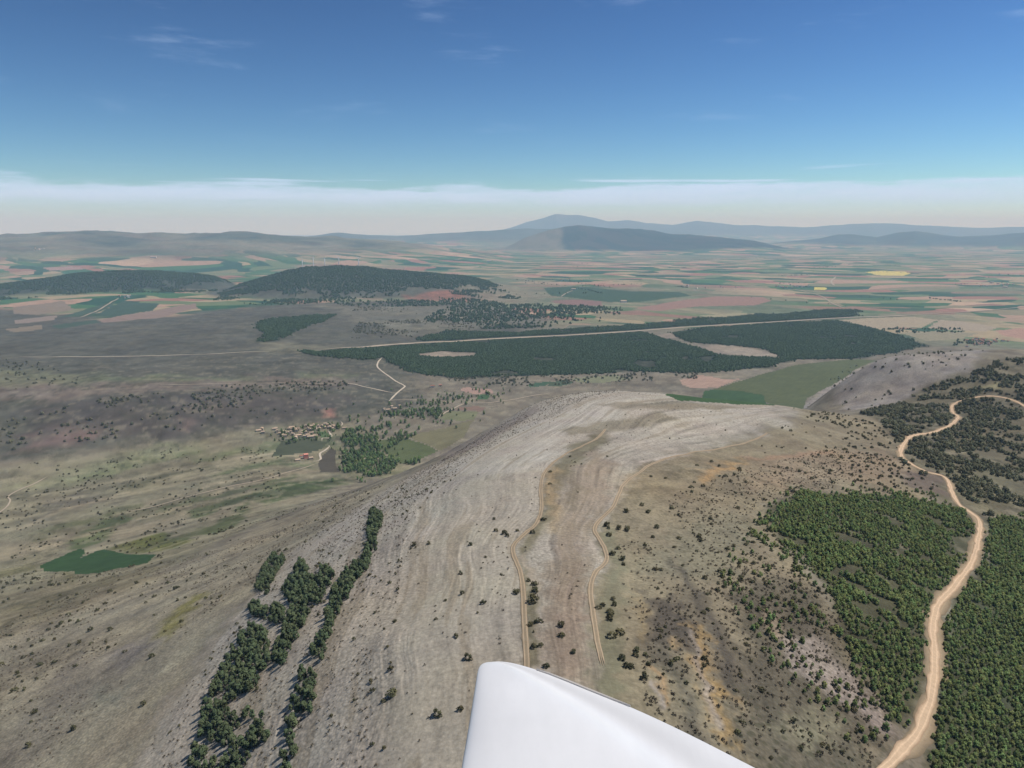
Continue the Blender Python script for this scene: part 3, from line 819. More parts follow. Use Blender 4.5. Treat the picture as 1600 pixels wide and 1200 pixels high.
GROUND = ground_material()
FARGROUND = far_material()
FIELDM, n_, b_ = mat('field')
p_ = n_.n('ShaderNodeNewGeometry').outputs['Position']
oc = n_.n('ShaderNodeAttribute', attribute_name='cover').outputs['Color']
p2_ = n_.n('ShaderNodeVectorMath', operation='MULTIPLY', ins={0: n_.n('ShaderNodeVectorRotate', ins={'Vector': p_, 'Angle': R(35)}).outputs[0], 1: (0.25, 0.012, 0.0)}).outputs[0]
fbv = n_.m('MULTIPLY_ADD', n_.noise(p_, 1 / 35.0, 4.0, 0.6), 0.6, n_.m('MULTIPLY_ADD', n_.noise(p2_, 1.0, 2.0, 0.6), 0.6, 0.40))
n_.put(b_.inputs['Base Color'], n_.mix(1.0, oc, n_.xyz(fbv, fbv, fbv), 'MULTIPLY'))

# mottling of the cover at sizes the terrain cells can carry
N1, N2 = fbm(GX, GY, 220, 4, 201), fbm(GX, GY, 26, 4, 211)
vis2 = 1 - sstep(RAD, 1500, 6000)
N4 = where_fbm(RAD < 1500, GX, GY, 7, 3, 221)
N7 = where_fbm(RAD < 750, GX, GY, 3.6, 3, 225, 0.6) * (1 - sstep(RAD, 600, 750))
BR = 1 + 0.22 * N7 + 0.26 * N1 + 0.34 * N2 * (0.35 + 0.65 * vis2) + 0.20 * N4
HU = fbm(GX, GY, 80, 3, 231)
WB = where_fbm(nearrow[:, None] & (MSK[..., 0] > 0), BED * 6.5, GL * 2.2, 1.0, 4, 241)
WC = where_fbm(nearrow[:, None] & (MSK[..., 0] > 0), BED * 22, GL * 9, 1.0, 3, 251)
SW = MSK[..., 0]
LN1 = where_fbm(nearrow[:, None] & (SW > 0), BED * 4.2 + 3, GL * 1.1, 1.0, 3, 401)
LN2 = where_fbm(nearrow[:, None] & (SW > 0), BED * 9.5 + 7, GL * 2.0, 1.0, 2, 411)
brk = sstep(fbm(GX, GY, 38, 3, 421), -0.35, 0.25)
lines = (sstep(np.abs(LN1), 0.075, 0.0) * 0.26 + sstep(np.abs(LN2), 0.10, 0.0) * 0.17 - sstep(np.abs(LN1 - 0.13), 0.07, 0.0) * 0.13 - sstep(np.abs(LN2 - 0.16), 0.08, 0.0) * 0.09) * brk * 0.85
BR = (1 + (BR - 1) * (1 - 0.75 * SW)) * (1 + SW * (0.24 * WB + 0.10 * WC - lines))
COLR *= np.clip(BR, 0.45, 1.6)[..., None]
COLR[..., 0] *= 1 + 0.05 * HU
COLR[..., 1] *= 1 + 0.03 * N2
COLR[..., 2] *= 1 - 0.06 * HU
SEAM = (sstep(WB * 0.8 + N2 * 0.25, 0.12, 0.34) * MSK[..., 0] * 0.5)[..., None]
COLR[:] = COLR * (1 - SEAM) + lin(128, 115, 94) * SEAM
GROW = sstep(fbm(GX, GY, 70, 4, 261), -0.25, 0.25)
MSK[..., 1] *= GROW
# scrub that is too far off to be told apart, as patches
PATCH = sstep(where_fbm((RAD > 800) & (RAD < 9000), GX, GY, 34, 4, 271) + 0.35 * N1, 0.02, 0.42) * MSK[..., 1] * sstep(RAD, 800, 1700)
COLR[:] = COLR * (1 - 0.45 * PATCH[..., None]) + lin(70, 70, 54) * 0.45 * PATCH[..., None]
zone = (RAD > 380) & (RAD < 3200) & (MSK[..., 0] < 0.5)
T1 = where_fbm(zone, GX, GY, 13, 3, 301, 0.6)
T2 = where_fbm(zone, GX, GY, 19, 3, 311, 0.6)
FADE = (1 - sstep(RAD, 2200, 3200)) * sstep(RAD, 380, 520)
D1 = (sstep(T1 + 0.25 * N1, 0.16, 0.40) * np.clip(MSK[..., 1] + 0.25, 0, 1) * FADE * 0.55)[..., None]
D2 = (sstep(T2 - 0.25 * N1, 0.22, 0.46) * FADE * 0.40)[..., None]
COLR[:] = COLR * (1 - D1) + (COLR * 0.35 + lin(62, 62, 46) * 0.35) * D1
COLR[:] = COLR * (1 - D2) + (COLR * 0.5 + lin(176, 166, 140) * 0.5) * D2
zone2 = (RAD > 1500) & (RAD < 6500)
T3 = where_fbm(zone2, GX, GY, 60, 4, 321, 0.65)
F3 = sstep(RAD, 1500, 2200) * (1 - sstep(RAD, 5200, 6500))
COLR *= (1 + F3 * (0.42 * T3 - 0.30 * sstep(T3, 0.22, 0.45) * (1 - MSK[..., 2])))[..., None]
va, vb = [np.array([math.exp(b) * math.sin(a), math.exp(b) * math.cos(a)]) for a, b in gq([(0, 868), (540, 752)])]
vd = (vb - va) / np.linalg.norm(vb - va)
zone3 = (RAD > 420) & (RAD < 1900) & (GA < 0.0) & (MSK[..., 0] < 0.5)
T4 = where_fbm(zone3, (GX * vd[0] + GY * vd[1]) / 9.0, GX * vd[1] - GY * vd[0] + 14 * N1, 17, 3, 331, 0.6)
F4 = sstep(RAD, 420, 560) * (1 - sstep(RAD, 1500, 1900)) * sstep(-GA, 0.0, 0.06) * (1 - MSK[..., 0])
COLR *= (1 + F4 * (0.34 * T4))[..., None]
L4 = (sstep(T4, 0.24, 0.42) * F4 * 0.34)[..., None]
COLR[:] = COLR * (1 - L4) + lin(158, 148, 122) * L4
MSK[..., 2] *= sstep(fbm(GX, GY, 2600, 3, 281), -0.45, -0.15) * 0.8 + 0.2
FARBEND = np.stack([fbm(GX, GY, 1900, 3, 291) * 620, fbm(GX, GY, 1900, 3, 295) * 620, np.zeros_like(GZ)], -1).reshape(-1, 3)

# ------------------------------------------------------------------ terrain objects
vn = np.zeros(GZ.shape + (3,))
P3 = np.stack([GX, GY, GZ], -1)
du = np.zeros_like(P3)
dv = np.zeros_like(P3)
du[:, 1:-1] = P3[:, 2:] - P3[:, :-2]
du[:, 0], du[:, -1] = P3[:, 1] - P3[:, 0], P3[:, -1] - P3[:, -2]
dv[1:-1] = P3[2:] - P3[:-2]
dv[0], dv[-1] = P3[1] - P3[0], P3[-1] - P3[-2]
vn = np.cross(du, dv)
vn /= np.linalg.norm(vn, axis=-1, keepdims=True)
FLATP, FLATN = P3.reshape(-1, 3), vn.reshape(-1, 3)
FC, FM = COLR.reshape(-1, 3), MSK.reshape(-1, 4)
FB = np.stack([BED, GL, GA], -1).reshape(-1, 3)
ii, jj = np.meshgrid(np.arange(NR - 1), np.arange(NA - 1), indexing='ij')
QUADS = np.stack([ii * NA + jj, ii * NA + jj + 1, (ii + 1) * NA + jj + 1, (ii + 1) * NA + jj], -1).reshape(-1, 4)
FID = FACEID.ravel()


def grid_object(name, faces, material, color=None, bend=None):
    used, inv = np.unique(faces.ravel(), return_inverse=True)
    me = bpy.data.meshes.new(name)
    nv, nf = len(used), len(faces)
    me.vertices.add(nv)
    me.vertices.foreach_set('co', FLATP[used].astype(np.float32).ravel())
    me.loops.add(nf * 4)
    me.loops.foreach_set('vertex_index', inv.astype(np.int32).ravel())
    me.polygons.add(nf)
    me.polygons.foreach_set('loop_start', np.arange(0, nf * 4, 4, dtype=np.int32))
    me.update(calc_edges=True)
    me.polygons.foreach_set('use_smooth', np.ones(nf, bool))
    a = me.attributes.new('cover', 'FLOAT_COLOR', 'POINT')
    cc = np.ones((nv, 4), np.float32)
    cc[:, :3] = FC[used] if color is None else color
    a.data.foreach_set('color', cc.ravel())
    if color is None:
        a = me.attributes.new('kinds', 'FLOAT_COLOR', 'POINT')
        a.data.foreach_set('color', FM[used].astype(np.float32).ravel())
        a = me.attributes.new('bed', 'FLOAT_VECTOR', 'POINT')
        a.data.foreach_set('vector', (FB if bend is None else bend)[used].astype(np.float32).ravel())
    me.normals_split_custom_set_from_vertices(FLATN[used].astype(np.float32))
    me.materials.append(material)
    o = bpy.data.objects.new(name, me)
    COL.objects.link(o)
    o['kind'] = 'structure'
    return o


REG = [(0, 'terrain', 'pale limestone ridge and scrubby valley in the foreground'), (1, 'plain', 'patchwork farming plain stretching to the far hills'),
       (2, 'hill', 'long grey moorland hill on the left skyline'), (3, 'hill', 'low blue foothills below the skyline gap'), (4, 'hill', 'dark forested hill in front of the tall mountain'),
       (5, 'mountain', 'tall hazy blue mountain range on the skyline'), (6, 'hill', 'hazy blue hills on the right skyline'), (7, 'hill', 'low dark wooded hill left of the wind turbines'),
       (8, 'hill', 'dark wooded hill below the wind turbines')]
for rid, nm, lab in REG:
    f = QUADS[FID == rid]
    if len(f):
        o = grid_object(nm, f, GROUND) if rid == 0 else grid_object(nm, f, FARGROUND, None, FARBEND)
        o['label'] = lab
for i, (nm, lab, rgb, _p) in enumerate(FIELDS):
    f = QUADS[FID == 100 + i]
    if len(f):
        c_ = lin(*rgb)
        o = grid_object(nm, f, FIELDM, (c_ * 0.78 + c_.mean() * 0.22) * 0.9)
        o['label'] = lab

# haze: one closed box of thin pale air round everything
hz, hn, _b = mat('haze_air')
hn.t.nodes.remove(_b)
pv = hn.n('ShaderNodeVolumePrincipled')
pv.inputs['Color'].default_value = (0.48, 0.75, 1.0, 1)          # clear air scatters blue most and absorbs nothing
pv.inputs['Absorption Color'].default_value = (1.0, 1.0, 1.0, 1)
pv.inputs['Density'].default_value = 4.4e-5
pv.inputs['Density Attribute'].default_value = ''
hz.cycles.homogeneous_volume = True
hn.t.links.new(pv.outputs[0], [x for x in hn.t.nodes if x.type == 'OUTPUT_MATERIAL'][0].inputs['Volume'])
zt, zb = float(GZ.max()) + 60.0, float(GZ.min()) - 1.0
xm, y0, y1 = 63500.0, -2500.0, 63500.0
hv = [(-xm, y0, zb), (xm, y0, zb), (xm, y1, zb), (-xm, y1, zb), (-xm, y0, zt), (xm, y0, zt), (xm, y1, zt), (-xm, y1, zt)]
hm = bpy.data.meshes.new('haze')
hm.from_pydata(hv, [], [(0, 3, 2, 1), (4, 5, 6, 7), (0, 1, 5, 4), (1, 2, 6, 5), (2, 3, 7, 6), (3, 0, 4, 7)])
hm.materials.append(hz)
ho = bpy.data.objects.new('haze', hm)
COL.objects.link(ho)
ho['kind'] = 'stuff'
ho['label'] = 'thin pale blue haze over the whole landscape'
ho['category'] = 'haze'

# ------------------------------------------------------------------ helpers for things
def tag(o, label, category=None, group=None, kind=None):
    o['label'] = label
    if category:
        o['category'] = category
    if group:
        o['group'] = group
    if kind:
        o['kind'] = kind
    return o


def mesh(name, verts, faces, material, normals=None, smooth=False):
    me = bpy.data.meshes.new(name)
    me.from_pydata([tuple(map(float, v)) for v in verts], [], [tuple(map(int, f)) for f in faces])
    if smooth or normals is not None:
        me.polygons.foreach_set('use_smooth', np.ones(len(me.polygons), bool))
    if normals is not None:
        me.normals_split_custom_set_from_vertices([tuple(map(float, n)) for n in normals])
    if material is not None:
        me.materials.append(material)
    return me


def obj(name, me, parent=None, loc=None):
    o = bpy.data.objects.new(name, me)
    COL.objects.link(o)
    if parent is not None:
        o.parent = parent
    if loc is not None:
        o.location = loc
    return o


def empty(name, loc, rz=0.0, scale=1.0):
    o = bpy.data.objects.new(name, None)
    COL.objects.link(o)
    o.location = loc
    o.rotation_euler = (0, 0, rz)
    o.scale = (scale, scale, scale) if not isinstance(scale, tuple) else scale
    o.empty_display_size = 0.5
    return o


def aq(x, y):
    return np.arctan2(x, y), np.log(np.hypot(x, y))


def fill(q, spacing, jitter=0.85, edge=0.0, rnd=None, fray=0.0, warp=30.0):
    """points spread evenly, with jitter, over the ground inside an outline"""
    rnd = rnd or rng
    r = np.exp(q[:, 1])
    X, Y = r * np.sin(q[:, 0]), r * np.cos(q[:, 0])
    gx, gy = np.meshgrid(np.arange(X.min(), X.max() + spacing, spacing), np.arange(Y.min(), Y.max() + spacing, spacing * 0.9))
    gx[::2] += spacing * 0.5
    gx, gy = gx.ravel(), gy.ravel()
    gx = gx + (rnd.random(len(gx)) - 0.5) * spacing * jitter
    gy = gy + (rnd.random(len(gy)) - 0.5) * spacing * jitter
    a, l = aq(gx, gy)
    wv = 0.004 * vnoise(gx / 30.0, gy / 30.0, 5) + fray * (fbm(gx, gy, warp, 3, 15) * 1.2 + rnd.normal(0, 0.5, len(gx)))
    ok = inside_q(q, a, l) + wv > edge
    return np.stack([gx[ok], gy[ok]], -1)


def project(x, y, z):
    dx, dy, dz = x, y, z - HC
    f = dy * CP - dz * SP
    u = dy * SP + dz * CP
    return CX + FPX * dx / f, CY - FPX * u / f, f


def seen(P, h):
    """whether the tops of things of height h at P are in the frame and not behind higher ground"""
    x, y = P[:, 0], P[:, 1]
    a, l = aq(x, y)
    z = ground_z(a, l)
    px, py, f = project(x, y, z + h)
    ok = (px > -10) & (px < 1610) & (py > 330) & (py < 1215)
    tt = np.linspace(0.08, 0.985, 60)
    r = np.exp(l)
    sl = (z + h - HC) / r
    hide = np.zeros(len(x), bool)
    for t_ in tt:
        rr_ = np.maximum(r * t_, 63.0)
        hide |= ground_z(a, np.log(rr_)) > HC + rr_ * sl
    return ok & ~hide, np.hypot(np.hypot(x, y), z - HC), z


# ------------------------------------------------------------------ plants
LEAFM = {}


def leaf_material(name, rgb, rnd=0.22, hue=0.16, var=0.22):
    m = tinted(name, rgb, var, 1.3, 0.9, rnd=rnd, hue=hue, k=0.92)
    LEAFM[name] = m
    return m


M_PINE = leaf_material('pine_needles', (92, 104, 74))
M_PLANT = leaf_material('young_pine_needles', (118, 132, 80), 0.36, 0.36)
M_BUSH = leaf_material('bush_leaves', (94, 91, 64), 0.3, 0.16)
M_OAK = leaf_material('oak_leaves', (110, 110, 84), 0.3, 0.14)
M_POP = leaf_material('poplar_leaves', (104, 124, 76), 0.42, 0.3)
M_DWARF = leaf_material('low_scrub_leaves', (112, 102, 84), 0.3, 0.1)
M_FAR = leaf_material('far_forest_leaves', (80, 98, 66), 0.18, 0.1)
M_BARK = tinted('bark', (92, 78, 64), 0.3, 3.0)


def leafy(name, shape, n_clump, n_leaf, size, material, seed):
    """crown of many small leaf sprays gathered in clumps; shape(u, phi) gives radius and height"""
    rg = np.random.default_rng(seed)
    V, F, N = [], [], []
    for c in range(n_clump):
        u, ph = rg.random(), rg.random() * 2 * math.pi
        rad, z = shape(u)
        rad *= 0.55 + 0.45 * rg.random()
        cen = np.array([rad * math.cos(ph), rad * math.sin(ph), z])
        cr = shape(0.5)[0] * (0.30 + 0.28 * rg.random())
        for k in range(n_leaf):
            d = rg.normal(size=3)
            d /= np.linalg.norm(d)
            p = cen + d * cr * (0.55 + 0.45 * rg.random())
            if p[2] < 0.05:
                p[2] = 0.05 + rg.random() * 0.1
            e1 = np.cross(d, rg.normal(size=3))
            e1 /= np.linalg.norm(e1) + 1e-9
            e2 = np.cross(d, e1) + d * (rg.random() - 0.5) * 0.9
            sz = size * (0.6 + 0.8 * rg.random())
            i = len(V)
            V += [p - e1 * sz * 0.5, p + e1 * sz * 0.5, p + e2 * sz]
            ax = np.array([cen[0], cen[1], max(cen[2] - shape(0.5)[1] * 0.6, 0.0)])
            nn = d * 0.42 + (p - np.array([0, 0, shape(0.5)[1] * 0.6])) / (shape(0.5)[0] * 1.6) * 0.9 + np.array([0, 0, 0.25])
            nn = nn / (np.linalg.norm(nn) + 1e-9)
            N += [nn, nn, nn]
            F.append((i, i + 1, i + 2))
    return mesh(name, V, F, material, N)


def trunk_mesh(h, r, seed, limbs=4):
    rg = np.random.default_rng(seed)
    V, F = [], []

    def tube(p0, p1, r0, r1, n=6):
        p0, p1 = np.array(p0, float), np.array(p1, float)
        d = p1 - p0
        d /= np.linalg.norm(d)
        a = np.cross(d, [0.3, 0.9, 0.2])
        a /= np.linalg.norm(a)
        b = np.cross(d, a)
        i = len(V)
        for p, rr_ in ((p0, r0), (p1, r1)):
            for k in range(n):
                t_ = 2 * math.pi * k / n
                V.append(p + (a * math.cos(t_) + b * math.sin(t_)) * rr_)
        for k in range(n):
            F.append((i + k, i + (k + 1) % n, i + n + (k + 1) % n, i + n + k))
    tube((0, 0, -0.5), (0.05, 0.03, h * 0.45), r, r * 0.75)
    tube((0.05, 0.03, h * 0.45), (0, 0.06, h * 0.92), r * 0.75, r * 0.25)
    for k in range(limbs):
        z = h * (0.35 + 0.45 * rg.random())
        ph = rg.random() * 6.28
        L = h * 0.25
        tube((0.03, 0.03, z), (L * math.cos(ph), L * math.sin(ph), z + L * 0.5), r * 0.4, r * 0.12, 5)
    return mesh('trunk', V, F, M_BARK, smooth=True)


def pine_shape(u):          # rounded cone, 6 m
    z = 1.0 + 4.7 * u
    return 2.15 * (1 - 0.72 * u ** 1.6) * (0.75 + 0.25 * min(1, u * 5)), z


def slim_shape(u):
    z = 0.7 + 4.3 * u
    return 2.0 * (1 - 0.66 * u ** 2.0), z


def bush_shape(u):
    return 1.0 * math.sqrt(max(0.05, 1 - u * u)), 0.15 + 1.05 * u


def oak_shape(u):
    return 1.75 * math.sqrt(max(0.06, 1 - (u * 1.1 - 0.25) ** 2)), 0.5 + 2.5 * u


def poplar_shape(u):
    return 2.6 * (1 - 0.62 * abs(u - 0.35) ** 1.2), 1.2 + 7.5 * u


PINE = [(leafy('crown', pine_shape, 24, 26, 0.72, M_PINE, 10 + k), trunk_mesh(5.6, 0.14, 20 + k)) for k in range(4)]
PLANT = [(leafy('crown', slim_shape, 22, 28, 0.58, M_PLANT, 30 + k), trunk_mesh(5.5, 0.12, 40 + k)) for k in range(4)]
POPLAR = [(leafy('crown', poplar_shape, 26, 20, 0.95, M_POP, 50 + k), trunk_mesh(8.0, 0.2, 60 + k)) for k in range(3)]
BUSH = [leafy('bush', bush_shape, 13, 16, 0.34, M_BUSH, 70 + k) for k in range(4)]
OAK = [(leafy('crown', oak_shape, 16, 18, 0.6, M_OAK, 80 + k), trunk_mesh(2.4, 0.13, 180 + k, 3)) for k in range(4)]
DWARF = [leafy('tuft', bush_shape, 5, 7, 0.55, M_DWARF, 90 + k) for k in range(3)]
LUMP = [leafy('forest_crown', oak_shape, 12, 9, 1.15, M_FAR, 95 + k) for k in range(3)]


def scatter(name, P, S, meshes, label, zlift=0.0, zs=None):
    """one mass of plants nobody could count: copies of leafy meshes standing on points"""
    n = len(P)
    a, l = aq(P[:, 0], P[:, 1])
    z = ground_z(a, l) + zlift
    me = bpy.data.meshes.new(name)
    me.vertices.add(n)
    me.vertices.foreach_set('co', np.c_[P, z].astype(np.float32).ravel())
    at = me.attributes.new('size', 'FLOAT_VECTOR', 'POINT')
    sv_ = np.stack([S * rng.uniform(0.85, 1.15, n), S * rng.uniform(0.85, 1.15, n), S * rng.uniform(0.8, 1.2, n)], -1)
    at.data.foreach_set('vector', sv_.astype(np.float32).ravel())
    at = me.attributes.new('turn', 'FLOAT_VECTOR', 'POINT')
    at.data.foreach_set('vector', np.stack([rng.normal(0, 0.06, n), rng.normal(0, 0.06, n), rng.random(n) * 6.28], -1).astype(np.float32).ravel())
    at = me.attributes.new('pick', 'INT', 'POINT')
    at.data.foreach_set('value', rng.integers(0, len(meshes), n).astype(np.int32))
    g = bpy.data.node_groups.new(name, 'GeometryNodeTree')
    g.interface.new_socket('Geometry', in_out='INPUT', socket_type='NodeSocketGeometry')
    g.interface.new_socket('Geometry', in_out='OUTPUT', socket_type='NodeSocketGeometry')
    gi, go = g.nodes.new('NodeGroupInput'), g.nodes.new('NodeGroupOutput')
    ip = g.nodes.new('GeometryNodeInstanceOnPoints')
    jn = g.nodes.new('GeometryNodeJoinGeometry')
    for src in meshes:
        inner = g.nodes.new('GeometryNodeJoinGeometry')
        for so in src:
            oi = g.nodes.new('GeometryNodeObjectInfo')
            oi.inputs['Object'].default_value = so
            oi.transform_space = 'ORIGINAL'
            g.links.new(oi.outputs['Geometry'], inner.inputs[0])
        gt = g.nodes.new('GeometryNodeGeometryToInstance')
        g.links.new(inner.outputs[0], gt.inputs[0])
        g.links.new(gt.outputs[0], jn.inputs[0])

    def attr(nm, typ):
        nd = g.nodes.new('GeometryNodeInputNamedAttribute')
        nd.data_type = typ
        nd.inputs['Name'].default_value = nm
        return nd.outputs['Attribute']
    er = g.nodes.new('FunctionNodeEulerToRotation')
    g.links.new(attr('turn', 'FLOAT_VECTOR'), er.inputs[0])
    g.links.new(gi.outputs[0], ip.inputs['Points'])
    g.links.new(jn.outputs[0], ip.inputs['Instance'])
    ip.inputs['Pick Instance'].default_value = True
    g.links.new(attr('pick', 'INT'), ip.inputs['Instance Index'])
    g.links.new(er.outputs[0], ip.inputs['Rotation'])
    g.links.new(attr('size', 'FLOAT_VECTOR'), ip.inputs['Scale'])
    g.links.new(ip.outputs[0], go.inputs[0])
    o = obj(name, me)
    md = o.modifiers.new('scatter', 'NODES')
    md.node_group = g
    return tag(o, label, None, None, 'stuff')


def q_strip(pts, width):
    L, Rr = [], []
    for i, (x, y) in enumerate(pts):
        x0, y0 = pts[max(i - 1, 0)]
        x1, y1 = pts[min(i + 1, len(pts) - 1)]
        dx, dy = x1 - x0, y1 - y0
        nn = math.hypot(dx, dy) + 1e-6
        wd = width[i] if isinstance(width, (list, tuple)) else width
        L.append((x - dy / nn * wd, y + dx / nn * wd))
        Rr.append((x + dy / nn * wd, y - dx / nn * wd))
    return gq(L + Rr[::-1])


SRC = {}


def zoned(label, x, y, z, s):
    """say where along its belt and how big a plant is"""
    px, py, _f = project(x, y, z)
    row = 'low in the picture' if py > 1050 else 'midway up the picture' if py > 850 else 'high up the slope'
    return '%s, %s' % (label, row)


def plant_tree(name, x, y, z, s, variants, label, category, group, key):
    k = random.randrange(len(variants))
    cm, tm = variants[k]
    e = empty(name, (x, y, z - 0.05), random.random() * 6.28, (s * random.uniform(0.88, 1.12), s * random.uniform(0.88, 1.12), s * random.uniform(0.85, 1.15)))
    tag(e, label, category, group)
    c = obj('crown', cm, e)
    t_ = obj('trunk', tm, e)
    SRC.setdefault(key, {})[k] = (c, t_)
    return e


def plant_bush(name, x, y, z, s, variants, label, category, group, key):
    k = random.randrange(len(variants))
    o = obj(name, variants[k], None, (x, y, z - 0.05))
    o.rotation_euler = (0, 0, random.random() * 6.28)
    o.scale = (s * random.uniform(0.85, 1.2), s * random.uniform(0.85, 1.2), s * random.uniform(0.8, 1.15))
    tag(o, label, category, group)
    SRC.setdefault(key, {})[k] = (o,)
    return o


# ---- roads first, so that nothing grows on them
def smooth_line(P, step):
    P = np.asarray(P, float)
    pts = np.vstack([2 * P[0] - P[1], P, 2 * P[-1] - P[-2]])
    out = []
    for i in range(1, len(pts) - 2):
        p0, p1, p2, p3 = pts[i - 1:i + 3]
        n = max(2, int(np.linalg.norm(p2 - p1) / step))
        for k in range(n):
            t_ = k / n
            out.append(p1 + 0.5 * t_ * (p2 - p0 + t_ * (2 * p0 - 5 * p1 + 4 * p2 - p3 + t_ * (3 * (p1 - p2) + p3 - p0))))
    out.append(pts[-2])
    return np.array(out)


ROADS = []


def world_line(pix):
    q = gq(pix)
    r = np.exp(q[:, 1])
    return np.stack([r * np.sin(q[:, 0]), r * np.cos(q[:, 0])], -1)


def ribbon(name, line, width, material, label, parent=None, ragged=0.15, lift=None, across=4, shift=0.0):
    d = np.gradient(line, axis=0)
    d /= np.linalg.norm(d, axis=1, keepdims=True) + 1e-9
    nrm = np.stack([d[:, 1], -d[:, 0]], -1)
    n = len(line)
    cum = np.r_[0, np.cumsum(np.linalg.norm(np.diff(line, axis=0), axis=1))]
    V, F, A = [], [], []
    taper = np.clip(np.minimum(cum, cum[-1] - cum) / (width * 8), 0.12, 1)
    width = width * taper
    wl = width * 0.5 * (1 + ragged * fbm(cum, cum * 0 + 3.3, width.max() * 2.2, 3, 5))
    wr = width * 0.5 * (1 + ragged * fbm(cum, cum * 0 + 9.3, width.max() * 2.2, 3, 8))
    for k in range(across + 1):
        t_ = k / across * 2 - 1
        off = np.where(t_ < 0, wl, wr) * t_ + shift
        p = line + nrm * off[:, None]
        r = np.hypot(p[:, 0], p[:, 1])
        z = zxy(p[:, 0], p[:, 1]) + (0.16 + r * 0.00045 if lift is None else lift) - 0.05 * abs(t_) ** 3
        V.append(np.c_[p, z])
        A.append(np.full(n, t_))
    V, A = np.stack(V, 1).reshape(-1, 3), np.stack(A, 1).ravel()
    m_ = across + 1
    for i in range(n - 1):
        for k in range(across):
            F.append((i * m_ + k, i * m_ + k + 1, (i + 1) * m_ + k + 1, (i + 1) * m_ + k))
    me = mesh(name, V, F, material, smooth=True)
    at = me.attributes.new('across', 'FLOAT', 'POINT')
    at.data.foreach_set('value', A.astype(np.float32))
    o = obj(name, me, parent)
    if parent is None:
        tag(o, label, None, None, 'structure')
    return o


def road_material(name, rgb, edge, var=0.3):
    m, n, bs = mat(name)
    pos = n.n('ShaderNodeNewGeometry').outputs['Position']
    ac = n.n('ShaderNodeAttribute', attribute_name='across').outputs['Fac']
    ab = n.m('ABSOLUTE', ac)
    nz = n.noise(pos, 0.5, 4.0, 0.65)
    rut = n.m('MULTIPLY', n.ramp(n.m('ABSOLUTE', n.m('SUBTRACT', ab, 0.42)), 0.0, 0.2, 1.0, 0.0), 0.22)
    e = n.ramp(n.m('MULTIPLY_ADD', nz, 0.7, ab), 0.95, 1.35)
    c = n.mix(e, tuple(lin(*rgb)) + (1,), tuple(lin(*edge)) + (1,))
    f = n.m('ADD', n.m('MULTIPLY_ADD', nz, 2 * var, 1 - var), rut)
    n.put(bs.inputs['Base Color'], n.mix(1.0, c, n.xyz(f, f, f), 'MULTIPLY'))
    return m


M_SAND = road_material('sandy_earth', (194, 167, 136), (158, 133, 106))
M_VERGE = road_material('verge_earth', (148, 130, 104), (120, 106, 84), 0.35)
M_TRACK = road_material('track_earth', (146, 131, 107), (140, 127, 105), 0.2)
M_RUT = road_material('wheel_rut_earth', (172, 152, 125), (160, 142, 116), 0.15)
M_PALE = road_material('pale_road_earth', (170, 157, 136), (154, 140, 120), 0.2)
M_WHITE = road_material('white_road', (192, 180, 160), (172, 160, 136), 0.15)

SANDY = [(1640, 655), (1600, 634), (1575, 623), (1545, 619), (1510, 624), (1490, 632), (1488, 643), (1497, 652), (1486, 664), (1466, 673), (1430, 680), (1412, 694), (1408, 712), (1428, 728), (1450, 738), (1470, 743), (1482, 752),
         (1488, 770), (1500, 790), (1518, 802), (1531, 818), (1527, 850), (1515, 884), (1492, 915), (1468, 942), (1458, 975), (1460, 1020), (1459, 1060), (1452, 1100), (1436, 1140), (1408, 1175), (1375, 1205), (1340, 1225)]
lw = smooth_line(world_line(SANDY), 2.0)
ribbon('road_verge', lw, 8.0, M_VERGE, 'bare earth shoulders of the winding sandy road', ragged=0.9, across=6, lift=0.18)
ribbon('dirt_road', lw, 4.3, M_SAND, 'winding sandy dirt road between the pine plantations', ragged=0.6, across=6, lift=0.35)
ROADS.append((lw, 4.4))
TRK1 = [(823, 1090), (823, 1040), (820, 980), (817, 920), (812, 890), (803, 868), (803, 852), (820, 834), (838, 818), (846, 795), (845, 765), (849, 742), (862, 725), (886, 708), (920, 692), (940, 678), (946, 670)]
TRK2 = [(942, 1040), (933, 1000), (927, 960), (923, 920), (930, 895), (944, 882), (948, 868), (940, 848), (929, 828), (938, 812), (958, 792), (968, 770), (976, 756), (1000, 738), (1022, 724), (1060, 712), (1120, 702), (1176, 688), (1200, 676)]
for pts, lab in ((TRK1, 'earth track with twin wheel ruts along the pale limestone crest'), (TRK2, 'earth track with twin wheel ruts bordering the turf plateau')):
    lw = smooth_line(world_line(pts), 1.5)
    o = ribbon('dirt_track', lw, 2.5, M_TRACK, lab, ragged=0.4, lift=0.20)
    for sh in (-0.72, 0.72):
        ribbon('wheel_rut', lw, 0.55, M_RUT, '', o, ragged=0.3, lift=0.27, across=2, shift=sh)
    ROADS.append((lw, 3.0))
